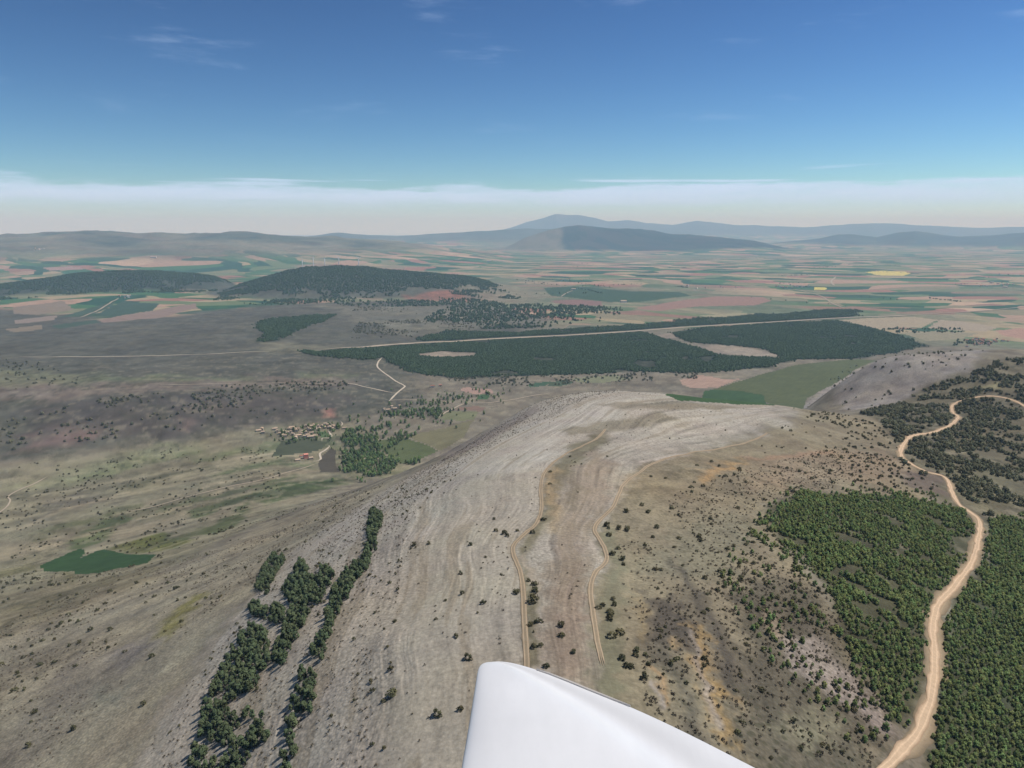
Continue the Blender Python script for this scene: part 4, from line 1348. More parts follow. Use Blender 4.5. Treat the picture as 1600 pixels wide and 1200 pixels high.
for nm, pts, wd, m_, lab in [
    ('straight_road', [(30, 558), (120, 558), (230, 556.5), (330, 553.5), (420, 550)], 9, M_WHITE, 'pale road crossing the scrub plateau on the left'),
    ('straight_road', [(500, 547), (560, 543), (640, 537), (760, 530.5), (900, 523.5), (1000, 517), (1090, 510.5), (1200, 504), (1300, 498), (1400, 494), (1440, 491.5)], 24, M_PALE, 'long straight pale road cutting through the dark pine forest'),
    ('dirt_road', [(597, 559), (591, 566), (590, 574), (600, 583), (614, 593), (630, 602), (632, 605), (620, 615), (607, 628)], 5, M_WHITE, 'white lane leading from the forest down to the valley'),
    ('dirt_road', [(530, 600), (548, 600), (575, 606), (598, 611), (620, 615)], 5, M_WHITE, 'white lane joining the forest lane from the scrub plateau'),
    ('dirt_road', [(607, 628), (620, 625), (650, 625), (690, 627), (712, 632)], 4, M_PALE, 'pale lane along the valley trees'),
    ('dirt_road', [(684, 654), (694, 646), (710, 638), (728, 631), (760, 630), (800, 625), (830, 619), (860, 615)], 5, M_PALE, 'pale lane passing the bright green strip field'),
    ('dirt_road', [(250, 602), (340, 600), (420, 599), (520, 600)], 4, M_PALE, 'faint track across the scrub above the village'),
    ('village_lane', [(532, 658), (535, 663), (530, 668)], 4, M_WHITE, 'short white lane above the village'),
    ('village_lane', [(512, 672), (516, 678), (518, 682), (514, 685), (504, 685), (503, 690)], 4.5, M_WHITE, 'white lane round the green terrace in the village'),
    ('village_lane', [(508, 696), (515, 697), (508, 704), (500, 709), (501, 718), (494, 721), (482, 721)], 4.5, M_WHITE, 'white lane from the village down to the pink chapel'),
    ('dirt_track', [(496, 724), (470, 733), (440, 741), (410, 750), (370, 758), (300, 775), (240, 792), (190, 800)], 3.5, M_PALE, 'faint valley track below the pink chapel'),
    ('dirt_track', [(-20, 812), (5, 797), (16, 783), (13, 776), (30, 766), (52, 757), (76, 744)], 3, M_PALE, 'thin pale track at the left edge of the valley'),
    ('dirt_road', [(122, 497), (150, 487), (172, 474), (186, 466)], 9, M_PALE, 'pale lane through the fields below the wooded hill'),
    ('dirt_road', [(876, 464), (886, 458), (896, 454)], 9, M_PALE, 'winding lane to the white barn'),
    ('dirt_road', [(1304, 447), (1299, 440), (1306, 433)], 16, M_PALE, 'short pale lane on the far plain'),
    ('dirt_road', [(1240, 452), (1280, 462), (1300, 474), (1320, 482)], 9, M_PALE, 'pale lane from the far village to the forest'),
    ('dirt_road', [(1440, 491), (1520, 487), (1600, 480), (1660, 476)], 12, M_PALE, 'pale road running off to the right across the plain'),
]:
    lw = smooth_line(world_line(pts), 6.0 if wd < 9 else 25.0)
    ribbon(nm, lw, wd, m_, lab, ragged=0.25, across=2)
    ROADS.append((lw, wd))
# rock faces and bare spoil beside the sandy road
def off_road(P, extra=1.2):
    ok = np.ones(len(P), bool)
    for lw_, wd in ROADS:
        lo, hi = lw_.min(0) - 30, lw_.max(0) + 30
        c = ok & (P[:, 0] > lo[0]) & (P[:, 0] < hi[0]) & (P[:, 1] > lo[1]) & (P[:, 1] < hi[1])
        idx = np.nonzero(c)[0]
        for s_ in range(0, len(idx), 4000):
            j = idx[s_:s_ + 4000]
            d2 = ((P[j][:, None, :] - lw_[None, ::2, :]) ** 2).sum(-1).min(1)
            ok[j[d2 < (wd / 2 + extra) ** 2]] = False
    return P[ok]


# ---- pines: two strips on the pale slope, plantations beside the sandy road
NARROW = [[(588, 800), (584, 830), (578, 862)], [(578, 862), (560, 892), (545, 905)], [(545, 905), (528, 940), (515, 975), (500, 1010), (492, 1040)], [(480, 1052), (474, 1085), (470, 1115)], [(455, 1130), (452, 1165), (446, 1215)]]
NW = [9, 8, 10, [13, 14, 14], [9, 9, 9]]
strips = []
for pts, wd in zip(NARROW, NW):
    strips.append(('n', q_strip(pts, wd)))
BROAD = [[(438, 872), (420, 895), (408, 925)], [(476, 885), (465, 905), (448, 935)], [(482, 900), (470, 930), (464, 945)], [(512, 890), (500, 915), (488, 940)], [(405, 948), (402, 968)], [(436, 950), (430, 975)],
         [(468, 955), (455, 990), (440, 1020), (430, 1040)], [(405, 985), (380, 1020), (360, 1060), (345, 1090)], [(415, 1000), (400, 1040), (385, 1075), (372, 1100)], [(350, 1095), (336, 1130), (330, 1165)], [(388, 1110), (372, 1150), (360, 1190), (350, 1230)],
         [(322, 1175), (310, 1210)], [(400, 1140), (404, 1165)]]
BW = [10, 11, 11, 11, 13, 8, 13, 17, 13, 23, 25, 21, 14]
for pts, wd in zip(BROAD, BW):
    strips.append(('b', q_strip(pts, wd)))
PP, PG = [], []
for g_, q in strips:
    p = fill(q, 3.0, 1.0)
    PP.append(p)
    PG += [g_] * len(p)
pw, pe = fill(gq(PLANT_W), 2.15, 1.0, edge=0.002, fray=0.014, warp=18.0), fill(gq(PLANT_E), 2.15, 1.0)
gap = lambda p, a: p[(fbm(p[:, 0], p[:, 1], 26, 3, 77) + 0.4 * vnoise(p[:, 0] / 7, p[:, 1] / 7, 3)) > a]
pw, pe = off_road(gap(pw, -0.42)), off_road(gap(pe, -0.60))
# loose pines straggling west of the plantation
LOOSE = [(1120, 900), (1180, 820), (1200, 800), (1230, 850), (1290, 930), (1305, 1000), (1370, 1080), (1400, 1140), (1370, 1180), (1300, 1150), (1240, 1080), (1180, 1020)]
pl = off_road(gap(fill(gq(LOOSE), 5.0, 1.0), -0.18))
fringe = fill(gq([(1170, 830), (1185, 785), (1240, 762), (1330, 758), (1450, 768), (1500, 785), (1500, 800), (1440, 790), (1300, 780), (1215, 800), (1240, 870), (1300, 950), (1320, 1010), (1290, 1000), (1230, 900)]), 5.0, 1.0)
pl = np.vstack([pl, off_road(gap(fringe, 0.05))])
PP += [pw, pe, pl]
PG += ['w'] * len(pw) + ['e'] * len(pe) + ['l'] * len(pl)
PP, PG = np.vstack(PP), np.array(PG)
kb = (PG != 'b') | (fbm(PP[:, 0], PP[:, 1], 13, 2, 177) > -0.55)
PP, PG = PP[kb], PG[kb]
SZ = np.where(np.isin(PG, ['n', 'b']), rng.uniform(0.36, 0.80, len(PP)), np.where(PG == 'l', rng.uniform(0.25, 0.6, len(PP)), rng.uniform(0.24, 0.60, len(PP)) * (1 + 0.25 * fbm(PP[:, 0], PP[:, 1], 22, 2, 99))))
ok, dist, zz = seen(PP, 3.0)
big = np.where(ok, SZ / dist, 0)
big = np.where(np.isin(PG, ['n', 'b']), big * 1.25, big)
order = np.argsort(-big)
inb = np.isin(PG, ['n', 'b'])
pick = np.r_[order[inb[order]][:210], order[~inb[order]][:90]]
PLAB = {'n': ('dark pine in the narrow strip running up the pale rocky slope', 'pines of the narrow strip'), 'b': ('dark pine in the broad broken belt on the pale left flank', 'pines of the broad belt'),
        'w': ('young pine of the plantation between turf plateau and sandy road', 'pines west of the sandy road'), 'e': ('young pine of the plantation beyond the sandy road, lower right', 'pines east of the sandy road'),
        'l': ('low straggling pine on the stony scrub below the plantation', 'straggling pines below the plantation')}
for i in pick:
    if big[i] <= 0:
        continue
    g_ = PG[i]
    var, key = (PINE, 'pine') if g_ in 'nb' else (PLANT, 'plant')
    plant_tree('pine_tree', PP[i, 0], PP[i, 1], zz[i], SZ[i], var, zoned(PLAB[g_][0], PP[i, 0], PP[i, 1], zz[i], SZ[i]), 'pine tree', PLAB[g_][1], key)
rest = np.ones(len(PP), bool)
rest[pick] = False
print('pines', len(PP), 'strip', int(np.isin(PG, ['n', 'b']).sum()), 'visible', int(ok.sum()))
belt = np.isin(PG, ['n', 'b'])
if (rest & belt).any():
    scatter('pine_belt', PP[rest & belt], SZ[rest & belt], [SRC['pine'][k] for k in sorted(SRC['pine'])], 'smaller far pines filling the two belts on the pale slope')
rest &= ~belt
scatter('pine_woodland', PP[rest], SZ[rest], [SRC['plant'][k] for k in sorted(SRC['plant'])], 'dense young pine woodland on both sides of the sandy road')

# ---- bushes
def rand_in(q, n, a=None, wl=60, thr=None, seed=3):
    r = np.exp(q[:, 1])
    X, Y = r * np.sin(q[:, 0]), r * np.cos(q[:, 0])
    out = np.zeros((0, 2))
    while len(out) < n:
        p = np.c_[rng.uniform(X.min(), X.max(), n * 3), rng.uniform(Y.min(), Y.max(), n * 3)]
        A, L = aq(p[:, 0], p[:, 1])
        p = p[inside_q(q, A, L) > 0]
        if thr is not None and len(p):
            p = p[fbm(p[:, 0], p[:, 1], wl, 3, seed) + rng.normal(0, 0.12, len(p)) > thr]
        out = np.vstack([out, p])
    return out[:n]


def around(cx, cy, sx, sy, n):
    """bushes scattered round a pixel, thinning outwards"""
    pts = [(cx + random.gauss(0, sx), cy + random.gauss(0, sy)) for _ in range(n)]
    q = gq(pts)
    r = np.exp(q[:, 1])
    return np.stack([r * np.sin(q[:, 0]), r * np.cos(q[:, 0])], -1)


def at_pix(pts):
    q = gq(pts)
    r = np.exp(q[:, 1])
    return np.stack([r * np.sin(q[:, 0]), r * np.cos(q[:, 0])], -1)


BP, BG, BS = [], [], []


def bushes(p, g_, lo, hi):
    BP.append(p)
    BG.extend([g_] * len(p))
    BS.extend(rng.uniform(lo, hi, len(p)))


bushes(at_pix([(613, 1085)]), 'lone', 1.9, 1.9)
bushes(at_pix([(647, 852), (670, 850), (735, 852), (720, 897), (722, 928), (755, 943), (731, 1030), (719, 1109), (683, 1118), (788, 834), (793, 838), (772, 812), (775, 830), (713, 995)]), 'rock', 1.0, 1.5)
bushes(at_pix([(835, 914), (836, 924), (841, 973), (829, 977), (834, 1012), (844, 1010), (853, 1042), (826, 908), (877, 978), (877, 994), (896, 1020), (807, 927), (849, 813), (832, 833), (859, 757), (860, 738), (891, 714), (808, 830)]), 'turf', 1.0, 1.5)
bushes(at_pix([(834, 940)]), 'bigturf', 2.4, 2.4)
bushes(at_pix([(958, 937), (960, 946), (942, 947), (953, 957), (954, 963), (952, 969), (935, 951), (956, 996), (968, 990), (972, 1030), (986, 1043), (978, 1042), (993, 1025), (995, 1018), (957, 867), (966, 858), (973, 875), (974, 883),
               (948, 822), (951, 826), (967, 827), (980, 829), (952, 837), (978, 800), (1003, 790), (1020, 840), (1026, 825), (1017, 745), (1040, 748), (1061, 842), (1092, 838), (1060, 805), (1049, 795), (1013, 801), (1000, 1180), (1006, 1060)]), 'edge', 1.0, 1.7)
bushes(rand_in(gq([(960, 860), (1060, 770), (1160, 730), (1200, 790), (1150, 860), (1080, 900), (980, 1000), (950, 960)]), 34, thr=-0.1), 'edge', 0.6, 1.3)
bushes(rand_in(gq([(1060, 715), (1200, 690), (1260, 645), (1340, 650), (1400, 690), (1410, 725), (1480, 765), (1420, 778), (1280, 768), (1180, 775), (1060, 760)]), 170, thr=-0.05), 'plateau', 0.6, 1.6)
bushes(rand_in(gq([(1260, 645), (1340, 650), (1400, 690), (1410, 725), (1470, 765), (1350, 770), (1300, 720)]), 180, thr=0.0), 'plateau', 0.7, 1.7)
bushes(rand_in(gq([(1140, 880), (1190, 800), (1290, 930), (1310, 1010), (1400, 1130), (1370, 1195), (1180, 1195), (1120, 1100), (1010, 1130), (1000, 1010), (1060, 900)]), 190, thr=0.0), 'scrub', 0.5, 1.25)
bushes(at_pix([(118, 1042), (195, 1019), (115, 1140), (55, 1114), (38, 1078), (22, 1080), (237, 1027), (45, 1166), (224, 1101), (108, 1010), (142, 985), (172, 985), (124, 1005), (278, 919), (262, 912), (274, 920), (241, 933), (299, 898), (213, 912), (318, 898),
               (1, 1040), (27, 1053), (50, 1023), (37, 1028), (85, 1036), (62, 1040)]), 'tan', 1.4, 2.2)
bushes(at_pix([(80, 975), (107, 962), (122, 972), (152, 955), (165, 944), (130, 942), (96, 975), (76, 985), (85, 1000), (66, 1002), (50, 1010), (45, 1000), (24, 1012), (106, 935), (120, 930), (90, 980), (172, 925), (180, 927), (30, 920), (60, 905)]), 'tan', 1.3, 2.2)
bushes(rand_in(gq([(-60, 1060), (0, 950), (130, 930), (260, 880), (440, 800), (600, 755), (560, 800), (440, 880), (330, 960), (200, 1060), (60, 1180)]), 170, thr=-0.1), 'tan', 0.5, 1.4)
bushes(rand_in(gq([(-60, 960), (0, 860), (160, 800), (330, 780), (440, 775), (420, 800), (280, 870), (130, 930)]), 330, thr=-0.1), 'valley', 0.8, 2.0)
bushes(rand_in(gq([(-60, 850), (-60, 740), (200, 706), (340, 690), (440, 700), (440, 770), (330, 775), (100, 830)]), 420, thr=-0.05), 'valley', 0.8, 2.2)
bushes(rand_in(gq([(640, 750), (560, 815), (450, 885), (340, 1010), (230, 1190), (440, 1190), (600, 1190), (640, 900), (720, 760), (700, 720)]), 170, thr=-0.05), 'flank', 0.5, 1.1)
bushes(rand_in(gq([(700, 1190), (640, 900), (720, 760), (850, 660), (1040, 640), (1200, 650), (1060, 705), (940, 790), (900, 900), (910, 1080), (820, 1080), (800, 900), (760, 1050)]), 26), 'rock', 0.4, 0.9)
BP, BG, BS = np.vstack(BP), np.array(BG), np.array(BS)
A, L = aq(BP[:, 0], BP[:, 1])
inf = np.zeros(len(BP), bool)
for q in FIELDQ[:10]:
    inf |= inside_q(q, A, L) > -0.002
BP, BG, BS = BP[~inf], BG[~inf], BS[~inf]
ok, dist, zz = seen(BP, 0.8)
big = np.where(ok, BS / dist, 0)
order = np.argsort(-big)
BLAB = {'lone': ('lone round dark bush on the pale rock beside the wing', None), 'bigturf': ('broad dark bush on the turf beside the crest track', None),
        'rock': ('small dark bush alone on the pale limestone crest', 'bushes on the pale crest'), 'turf': ('dark bush on the turf strip between the two tracks', 'bushes between the tracks'),
        'edge': ('dark bush on the turf edging the second track', 'bushes beside the second track'), 'plateau': ('dark bush dotting the turf plateau above the plantation', 'bushes on the turf plateau'),
        'scrub': ('dark bush in the brown stony scrub beside the plantation', 'bushes in the brown scrub'), 'tan': ('dark bush on the tan grass slope left of the pine belts', 'bushes on the tan slope'),
        'valley': ('dark bush in the valley grassland round the green wheat field', 'bushes in the valley'), 'flank': ('small dark bush among the rock beds of the left flank', 'bushes on the rocky flank')}
pick = [i for i in order[:300] if big[i] > 0]
for i in pick:
    g_ = BG[i]
    plant_bush('juniper_bush', BP[i, 0], BP[i, 1], zz[i], BS[i], BUSH, zoned(BLAB[g_][0], BP[i, 0], BP[i, 1], zz[i], BS[i]) if BLAB[g_][1] else BLAB[g_][0], 'bush', BLAB[g_][1], 'bush')
rest = np.ones(len(BP), bool)
rest[pick] = False
bsrc = [SRC['bush'][k] for k in sorted(SRC['bush'])]
scatter('scrub', BP[rest], BS[rest], bsrc, 'scattered dark bushes over the slopes and the valley')
print('bushes', len(BP), int(ok.sum()))

# ---- dwarf scrub on the rock: thousands of grey-brown tufts
dw = rand_in(rq, 30000)
A, L = aq(dw[:, 0], dw[:, 1])
fl = (A < gq([(640, 1000)])[0][0] + 0.02).astype(float)
bedv = rbf_eval(bq, bcoef, A, L)
ind = inside_q(rq, A, L)
keepd = (ind + rng.normal(0, 0.03, len(dw)) > 0.03) & (fbm(bedv * 7, L * 3, 1.0, 3, 61) + rng.normal(0, 0.3, len(dw)) > np.where(bedv < 1.75, -0.25, 0.62))
dw = off_road(dw[keepd & (np.exp(L) < 950)], 0.3)
first = obj('low_shrub', DWARF[0], None, (float(dw[0, 0]), float(dw[0, 1]), float(zxy(dw[0, 0], dw[0, 1]))))
first.scale = (0.5, 0.5, 0.5)
tag(first, 'single grey brown tuft among the limestone beds', 'shrub')
dsrc = [(first,)]
scatter('low_scrub', dw[1:], rng.uniform(0.22, 0.62, len(dw) - 1), dsrc, 'grey brown dwarf scrub speckling the limestone beds')
d2 = np.vstack([rand_in(gq([(-60, 1060), (0, 900), (160, 890), (260, 880), (440, 800), (600, 755), (560, 800), (440, 880), (330, 960), (200, 1060), (60, 1210)]), 2500, thr=0.0),
                rand_in(gq([(1000, 1010), (1060, 900), (1190, 860), (1290, 930), (1400, 1130), (1370, 1200), (1010, 1200)]), 1700, thr=-0.1),
                rand_in(gq([(960, 860), (1060, 770), (1300, 700), (1400, 720), (1300, 765), (1180, 790), (1150, 860), (1080, 900), (980, 1000)]), 1500, thr=0.0)])
scatter('undergrowth', off_road(d2, 0.3), rng.uniform(0.25, 0.75, len(off_road(d2, 0.3))), dsrc, 'low brown undergrowth on the slopes')

# ---- oak woods on the right-hand side
wr = off_road(gap(fill(gq(WOOD_R), 5.4, 1.0), -0.08), 1.5)
ok, dist, zz = seen(wr, 2.0)
S = rng.uniform(0.7, 1.5, len(wr))
order = np.argsort(-np.where(ok, S / dist, 0))
pick = order[:220]
for i in pick:
    plant_tree('oak_tree', wr[i, 0], wr[i, 1], zz[i], S[i], OAK, 'dark round holm oak %s' % ('just above the plantation' if project(wr[i, 0], wr[i, 1], zz[i])[1] > 745 else 'between the bends of the upper sandy road' if project(wr[i, 0], wr[i, 1], zz[i])[1] > 660 else 'on the hill over the upper sandy road'), 'oak tree', 'oaks along the upper sandy road', 'oak')
rest = np.ones(len(wr), bool)
rest[pick] = False
osrc = [SRC['oak'][k] for k in sorted(SRC['oak'])]
h2 = rand_in(hq, 190, thr=0.0)
right = np.vstack([wr[rest], h2])
scatter('oak_woodland', right, np.r_[S[rest], rng.uniform(0.5, 1.2, len(h2))], osrc, 'dark oak woodland climbing the right hand hill')
print('oaks', len(wr))

# ---- broadleaved trees along the valley stream
POPQ = [[(545, 660), (575, 655), (600, 668), (590, 690), (600, 712), (628, 724), (608, 740), (560, 750), (535, 742), (530, 725), (540, 700), (528, 690), (540, 675)],
        [(600, 648), (640, 640), (700, 640), (690, 655), (640, 665), (600, 668)], [(600, 690), (640, 668), (660, 662), (650, 680), (610, 700)],
        [(640, 722), (660, 715), (650, 726), (620, 728)]]
thin = lambda p, a: p[fbm(p[:, 0], p[:, 1], 55, 3, 87) > a]
pp = off_road(np.vstack([thin(fill(gq(POPQ[0]), 7.2, 1.0), -0.22), thin(fill(gq(POPQ[1]), 9, 1.0), -0.1), thin(fill(gq(POPQ[2]), 8, 1.0), -0.2), fill(gq(POPQ[3]), 7, 1.0), around(580, 690, 26, 24, 110), around(660, 648, 45, 8, 90), around(725, 622, 40, 6, 70),
                         rand_in(gq([(440, 668), (540, 660), (528, 690), (450, 694), (410, 690)]), 75), rand_in(gq([(640, 630), (760, 605), (770, 612), (720, 630), (660, 640)]), 40)]), 2.0)
pp = pp[np.hypot(pp[:, 0], pp[:, 1]) > 1250]
ok, dist, zz = seen(pp, 5.0)
S = rng.uniform(0.4, 1.1, len(pp))
order = [i for i in np.argsort(-np.where(ok, S / dist, 0)) if ok[i]][:300]
prest = np.ones(len(pp), bool)
prest[order] = False
for i in order:
    x_, y_ = pp[i]
    vl = project(x_, y_, zz[i])[0] < 545 and project(x_, y_, zz[i])[1] < 697
    plant_tree('broadleaf_tree', x_, y_, zz[i], S[i], POPLAR, 'leafy green tree standing among the village houses' if vl else 'leafy green tree in the stream wood %s' % ('beside the dark brown field' if project(x_, y_, zz[i])[0] < 560 else 'below the olive field' if project(x_, y_, zz[i])[1] > 690 else 'above the olive field'), 'tree', 'village trees' if vl else 'trees of the stream wood', 'pop')
if prest.any():
    scatter('stream_wood', pp[prest], S[prest], [SRC['pop'][k] for k in sorted(SRC['pop'])], 'green undergrowth of trees filling the stream wood')
print('poplars', len(pp), len(order))

# ---- dark trees dotted over the scrub plateau, and hedges in the valley
sp_ = np.vstack([rand_in(gq([(280, 612), (420, 598), (560, 596), (540, 612), (520, 628), (420, 640), (300, 640), (160, 640), (150, 625)]), 260, thr=-0.05, wl=120),
                 rand_in(gq([(0, 660), (160, 625), (420, 640), (520, 640), (420, 660), (200, 690), (0, 710)]), 120, thr=0.0),
                 rand_in(gq([(560, 505), (640, 495), (720, 500), (720, 525), (600, 532), (540, 530)]), 420, thr=-0.05, wl=160),
                 rand_in(gq([(560, 480), (760, 470), (900, 490), (900, 510), (720, 515), (640, 495), (540, 495)]), 500, thr=0.05, wl=200),
                 rand_in(gq([(690, 585), (900, 588), (1090, 580), (1090, 592), (800, 605), (700, 600)]), 260, thr=-0.05, wl=90),
                 rand_in(gq([(0, 560), (120, 575), (130, 600), (0, 610)]), 60)])
scatter('scrub_oaks', sp_, rng.uniform(0.9, 2.0, len(sp_)), osrc, 'dark scrub oaks dotting the purple plateau and forest edge')

# ---- the dark forest of the plain, the woods of the hills
lump = empty('pine_tree', (0, 0, 0))
lump_crown = obj('crown', LUMP[0], lump)
obj('trunk', trunk_mesh(2.6, 0.12, 199), lump)
FP = np.vstack([fill(q, 6.2, 1.0, fray=0.007, warp=160.0) for q in FQ])
A, L = aq(FP[:, 0], FP[:, 1])
inc = np.zeros(len(FP), bool)
for q in CLQ:
    inc |= inside_q(q, A, L) > 0
FP = off_road(FP[~inc & (fbm(FP[:, 0], FP[:, 1], 120, 3, 55) > -0.55)], 5.0)
long_road = ROADS[4][0]
kf = np.ones(len(FP), bool)
for s_ in range(0, len(FP), 4000):
    kf[s_:s_ + 4000] = ((FP[s_:s_ + 4000][:, None, :] - long_road[None, ::2, :]) ** 2).sum(-1).min(1) > 44 ** 2
FP = FP[kf]
lump.location = (float(FP[0, 0]), float(FP[0, 1]), float(zxy(FP[0, 0], FP[0, 1])))
lump.scale = (2.4, 2.4, 2.4)
tag(lump, 'one dark pine in the wide forest on the plain', 'pine tree')
lsrc = [(lump_crown,)]
scatter('forest', FP[1:], rng.uniform(1.1, 2.0, len(FP) - 1), lsrc, 'wide dark pine forest on the plain beyond the crest')
HP = []
for nm, sp__, thr in (('wooded_hill', 15, 0.35), ('turbine_hill', 14, 0.25)):
    r0, wf, wb, fl_, tab = HILLS[nm]
    az0, az1 = slope(tab[0][0], 440)[0], slope(tab[-1][0], 440)[0]
    box = np.array([(az0, math.log(r0 - wf)), (az1, math.log(r0 - wf)), (az1, math.log(r0 + 260)), (az0, math.log(r0 + 260))])
    p = fill(box, sp__, 1.0)
    a_, l_ = aq(p[:, 0], p[:, 1])
    hs = hill_shape(nm, a_, l_)
    HP.append(p[hs + fbm(p[:, 0], p[:, 1], 260, 4, 19) * 80 + fbm(p[:, 0], p[:, 1], 60, 3, 29) * 45 > (30 if nm == 'wooded_hill' else 62)])
mid = np.vstack([rand_in(gq([(700, 480), (860, 475), (980, 482), (960, 500), (860, 512), (700, 516), (660, 500)]), 1600, thr=-0.02, wl=260),
                 rand_in(gq([(640, 455), (760, 470), (800, 478), (600, 480), (420, 478), (330, 470), (360, 455)]), 1100, thr=0.0, wl=260)])
HP.append(mid)
HP = np.vstack(HP)
scatter('hill_woods', HP, rng.uniform(1.7, 3.2, len(HP)), lsrc, 'dark woods covering the two low hills of the plain')
# spinneys and hedges on the farming plain
TR = []
for k in range(80):
    px, py = random.uniform(-20, 1620), 402 + 76 * random.random() ** 1.3
    if px < 820 or (960 < px < 1230 and py > 455):
        continue
    c = at_pix([(px, py)])[0]
    n_ = random.randint(6, 26)
    th = R(24) + random.choice((0, math.pi / 2)) + random.gauss(0, 0.15)
    Ls = random.uniform(60, 420)
    t_ = np.linspace(-Ls, Ls, n_) + rng.normal(0, 12, n_)
    TR.append(np.c_[c[0] + t_ * math.cos(th) + rng.normal(0, 10, n_), c[1] + t_ * math.sin(th) + rng.normal(0, 10, n_)])
TR.append(at_pix([(1376 + 130 * random.random(), 514.5 + random.gauss(0, 0.6)) for i in range(46)]))
TR.append(at_pix([(1400 + 110 * random.random() ** 1.5, 518.8 + random.gauss(0, 0.6)) for i in range(40)]))
TR.append(at_pix([(1490 + 60 * random.random(), 536 + random.gauss(0, 2.2)) for i in range(50)]))
TR = np.vstack(TR)
scatter('far_trees', TR, rng.uniform(1.1, 2.6, len(TR)), lsrc, 'hedges and clumps of trees across the farming plain')
print('far', len(FP), len(HP), len(TR))

# ------------------------------------------------------------------ houses
def house_meshes(w_, d_, h_, rh, wallm, roofm):
    x, y = w_ / 2, d_ / 2
    V = [(-x, -y, -1), (x, -y, -1), (x, y, -1), (-x, y, -1), (-x, -y, h_), (x, -y, h_), (x, y, h_), (-x, y, h_), (-x, 0, h_ + rh), (x, 0, h_ + rh)]
    F = [(0, 1, 5, 4), (2, 3, 7, 6), (1, 2, 6, 9, 5), (3, 0, 4, 8, 7)]
    wall = mesh('wall', V, F, wallm)
    o_ = 0.35
    sl = rh / y
    z0 = h_ - o_ * sl + 0.05
    zr = h_ + rh + 0.05
    X, Y, T = x + o_, y + o_, 0.18
    RV = [(-X, -Y, z0), (X, -Y, z0), (X, 0, zr), (-X, 0, zr), (X, Y, z0), (-X, Y, z0)]
    RV += [(a, b, c + T) for a, b, c in RV]
    RF = [(6, 7, 8, 9), (9, 8, 10, 11), (3, 2, 1, 0), (5, 4, 2, 3), (0, 1, 7, 6), (4, 5, 11, 10), (1, 2, 8, 7), (2, 4, 10, 8), (0, 6, 9, 3), (3, 9, 11, 5)]
    roof = mesh('roof', RV, RF, roofm)
    return wall, roof


M_STONE = tinted('house_stone', (202, 188, 166), 0.2, 0.8, rnd=0.15)
M_TILE = tinted('roof_tile', (184, 162, 138), 0.2, 0.9, rnd=0.2)
M_RED = tinted('red_roof_tile', (168, 118, 98), 0.25, 0.9, rnd=0.2)
M_WHITEWALL = tinted('whitewash', (226, 220, 208), 0.1, 0.8, rnd=0.06)
M_PINK = tinted('pink_render', (232, 158, 142), 0.08, 0.8)
M_PINKROOF = tinted('pink_roof', (226, 150, 130), 0.12, 0.8)
KINDS_H = [house_meshes(9, 7, 4.6, 1.7, M_STONE, M_TILE), house_meshes(12, 7.5, 4.4, 1.8, M_STONE, M_TILE), house_meshes(7, 6, 5.2, 1.5, M_STONE, M_TILE), house_meshes(14, 8, 3.6, 1.9, M_STONE, M_TILE)]
FARH = [house_meshes(16, 10, 6, 2.6, M_WHITEWALL, M_RED), house_meshes(12, 9, 5.5, 2.2, M_STONE, M_RED), house_meshes(24, 12, 6, 2.5, M_WHITEWALL, M_TILE)]


def house(name, x, y, kinds, rz, s, label, group, cat='house'):
    e = empty(name, (x, y, float(zxy(x, y)) + 0.3), rz, s)
    tag(e, label, cat, group)
    wl_, rf = random.choice(kinds) if isinstance(kinds, list) else kinds
    obj('wall', wl_, e)
    obj('roof', rf, e)
    return e


VILLAGE = [(404, 674), (409, 672), (411, 677), (429, 672), (433, 676), (431, 671), (437, 679), (441, 682), (446, 683), (450, 679), (452, 671), (456, 670), (460, 672), (463, 675), (455, 676), (458, 680), (466, 682), (470, 679), (468, 672), (472, 676),
           (474, 669), (478, 667), (481, 671), (484, 673), (487, 668), (490, 665.5), (493, 670), (497, 668), (499, 672), (503, 667), (507, 670), (512, 666), (516, 665), (520, 667), (524, 668), (515, 669), (520, 671), (476, 683), (481, 682), (485, 684), (489, 681), (493, 683),
           (487, 678), (478, 677), (462, 686), (444, 676), (508, 664), (539, 670)]
for k, (px, py) in enumerate(VILLAGE):
    x, y = gxy(px, py)
    house('house', x, y, KINDS_H, random.choice((0.3, 0.3 + math.pi / 2)) + random.gauss(0, 0.2), random.uniform(0.72, 1.02), 'small stone house with pale tiled roof in the valley village', 'village houses')
x, y = gxy(478, 716)
chm = house_meshes(8, 7.5, 8.0, 1.6, M_PINK, M_PINKROOF)
house('chapel', x, y, chm, 0.5, 1.0, 'tall pink chapel standing on the lane below the village', None, 'chapel')
for k, (px, py, lab) in enumerate([(486, 718, 'low tan building joined to the pink chapel'), (471, 714, 'white shed behind the pink chapel'), (465, 720, 'low tan ruin left of the pink chapel')]):
    x, y = gxy(px, py)
    house('outbuilding', x, y, [KINDS_H[0], FARH[0], KINDS_H[3]][k], 0.5, [0.9, 0.45, 0.7][k], lab, None, 'building')
for k, (px, py) in enumerate([(600, 641), (606, 642), (624, 636), (612, 637), (617, 640)]):
    x, y = gxy(px, py)
    house('house', x, y, KINDS_H, random.random(), 0.85, 'small house of the hamlet among the valley trees', 'hamlet houses')
for k, (px, py, lab) in enumerate([(676, 605, 'long pale barn at the forest edge'), (688, 603.5, 'small pale barn right of the long one at the forest edge')]):
    x, y = gxy(px, py)
    house('barn', x, y, FARH[k], 0.1, 0.7, lab, None, 'barn')
for k in range(34):
    px, py = random.gauss(1542, 14), random.gauss(534.5, 3.2)
    x, y = gxy(px, py)
    house('house', x, y, FARH[:2], random.random() * 3, random.uniform(0.6, 0.9), 'red roofed house of the village behind the second hill', 'houses behind the second hill')
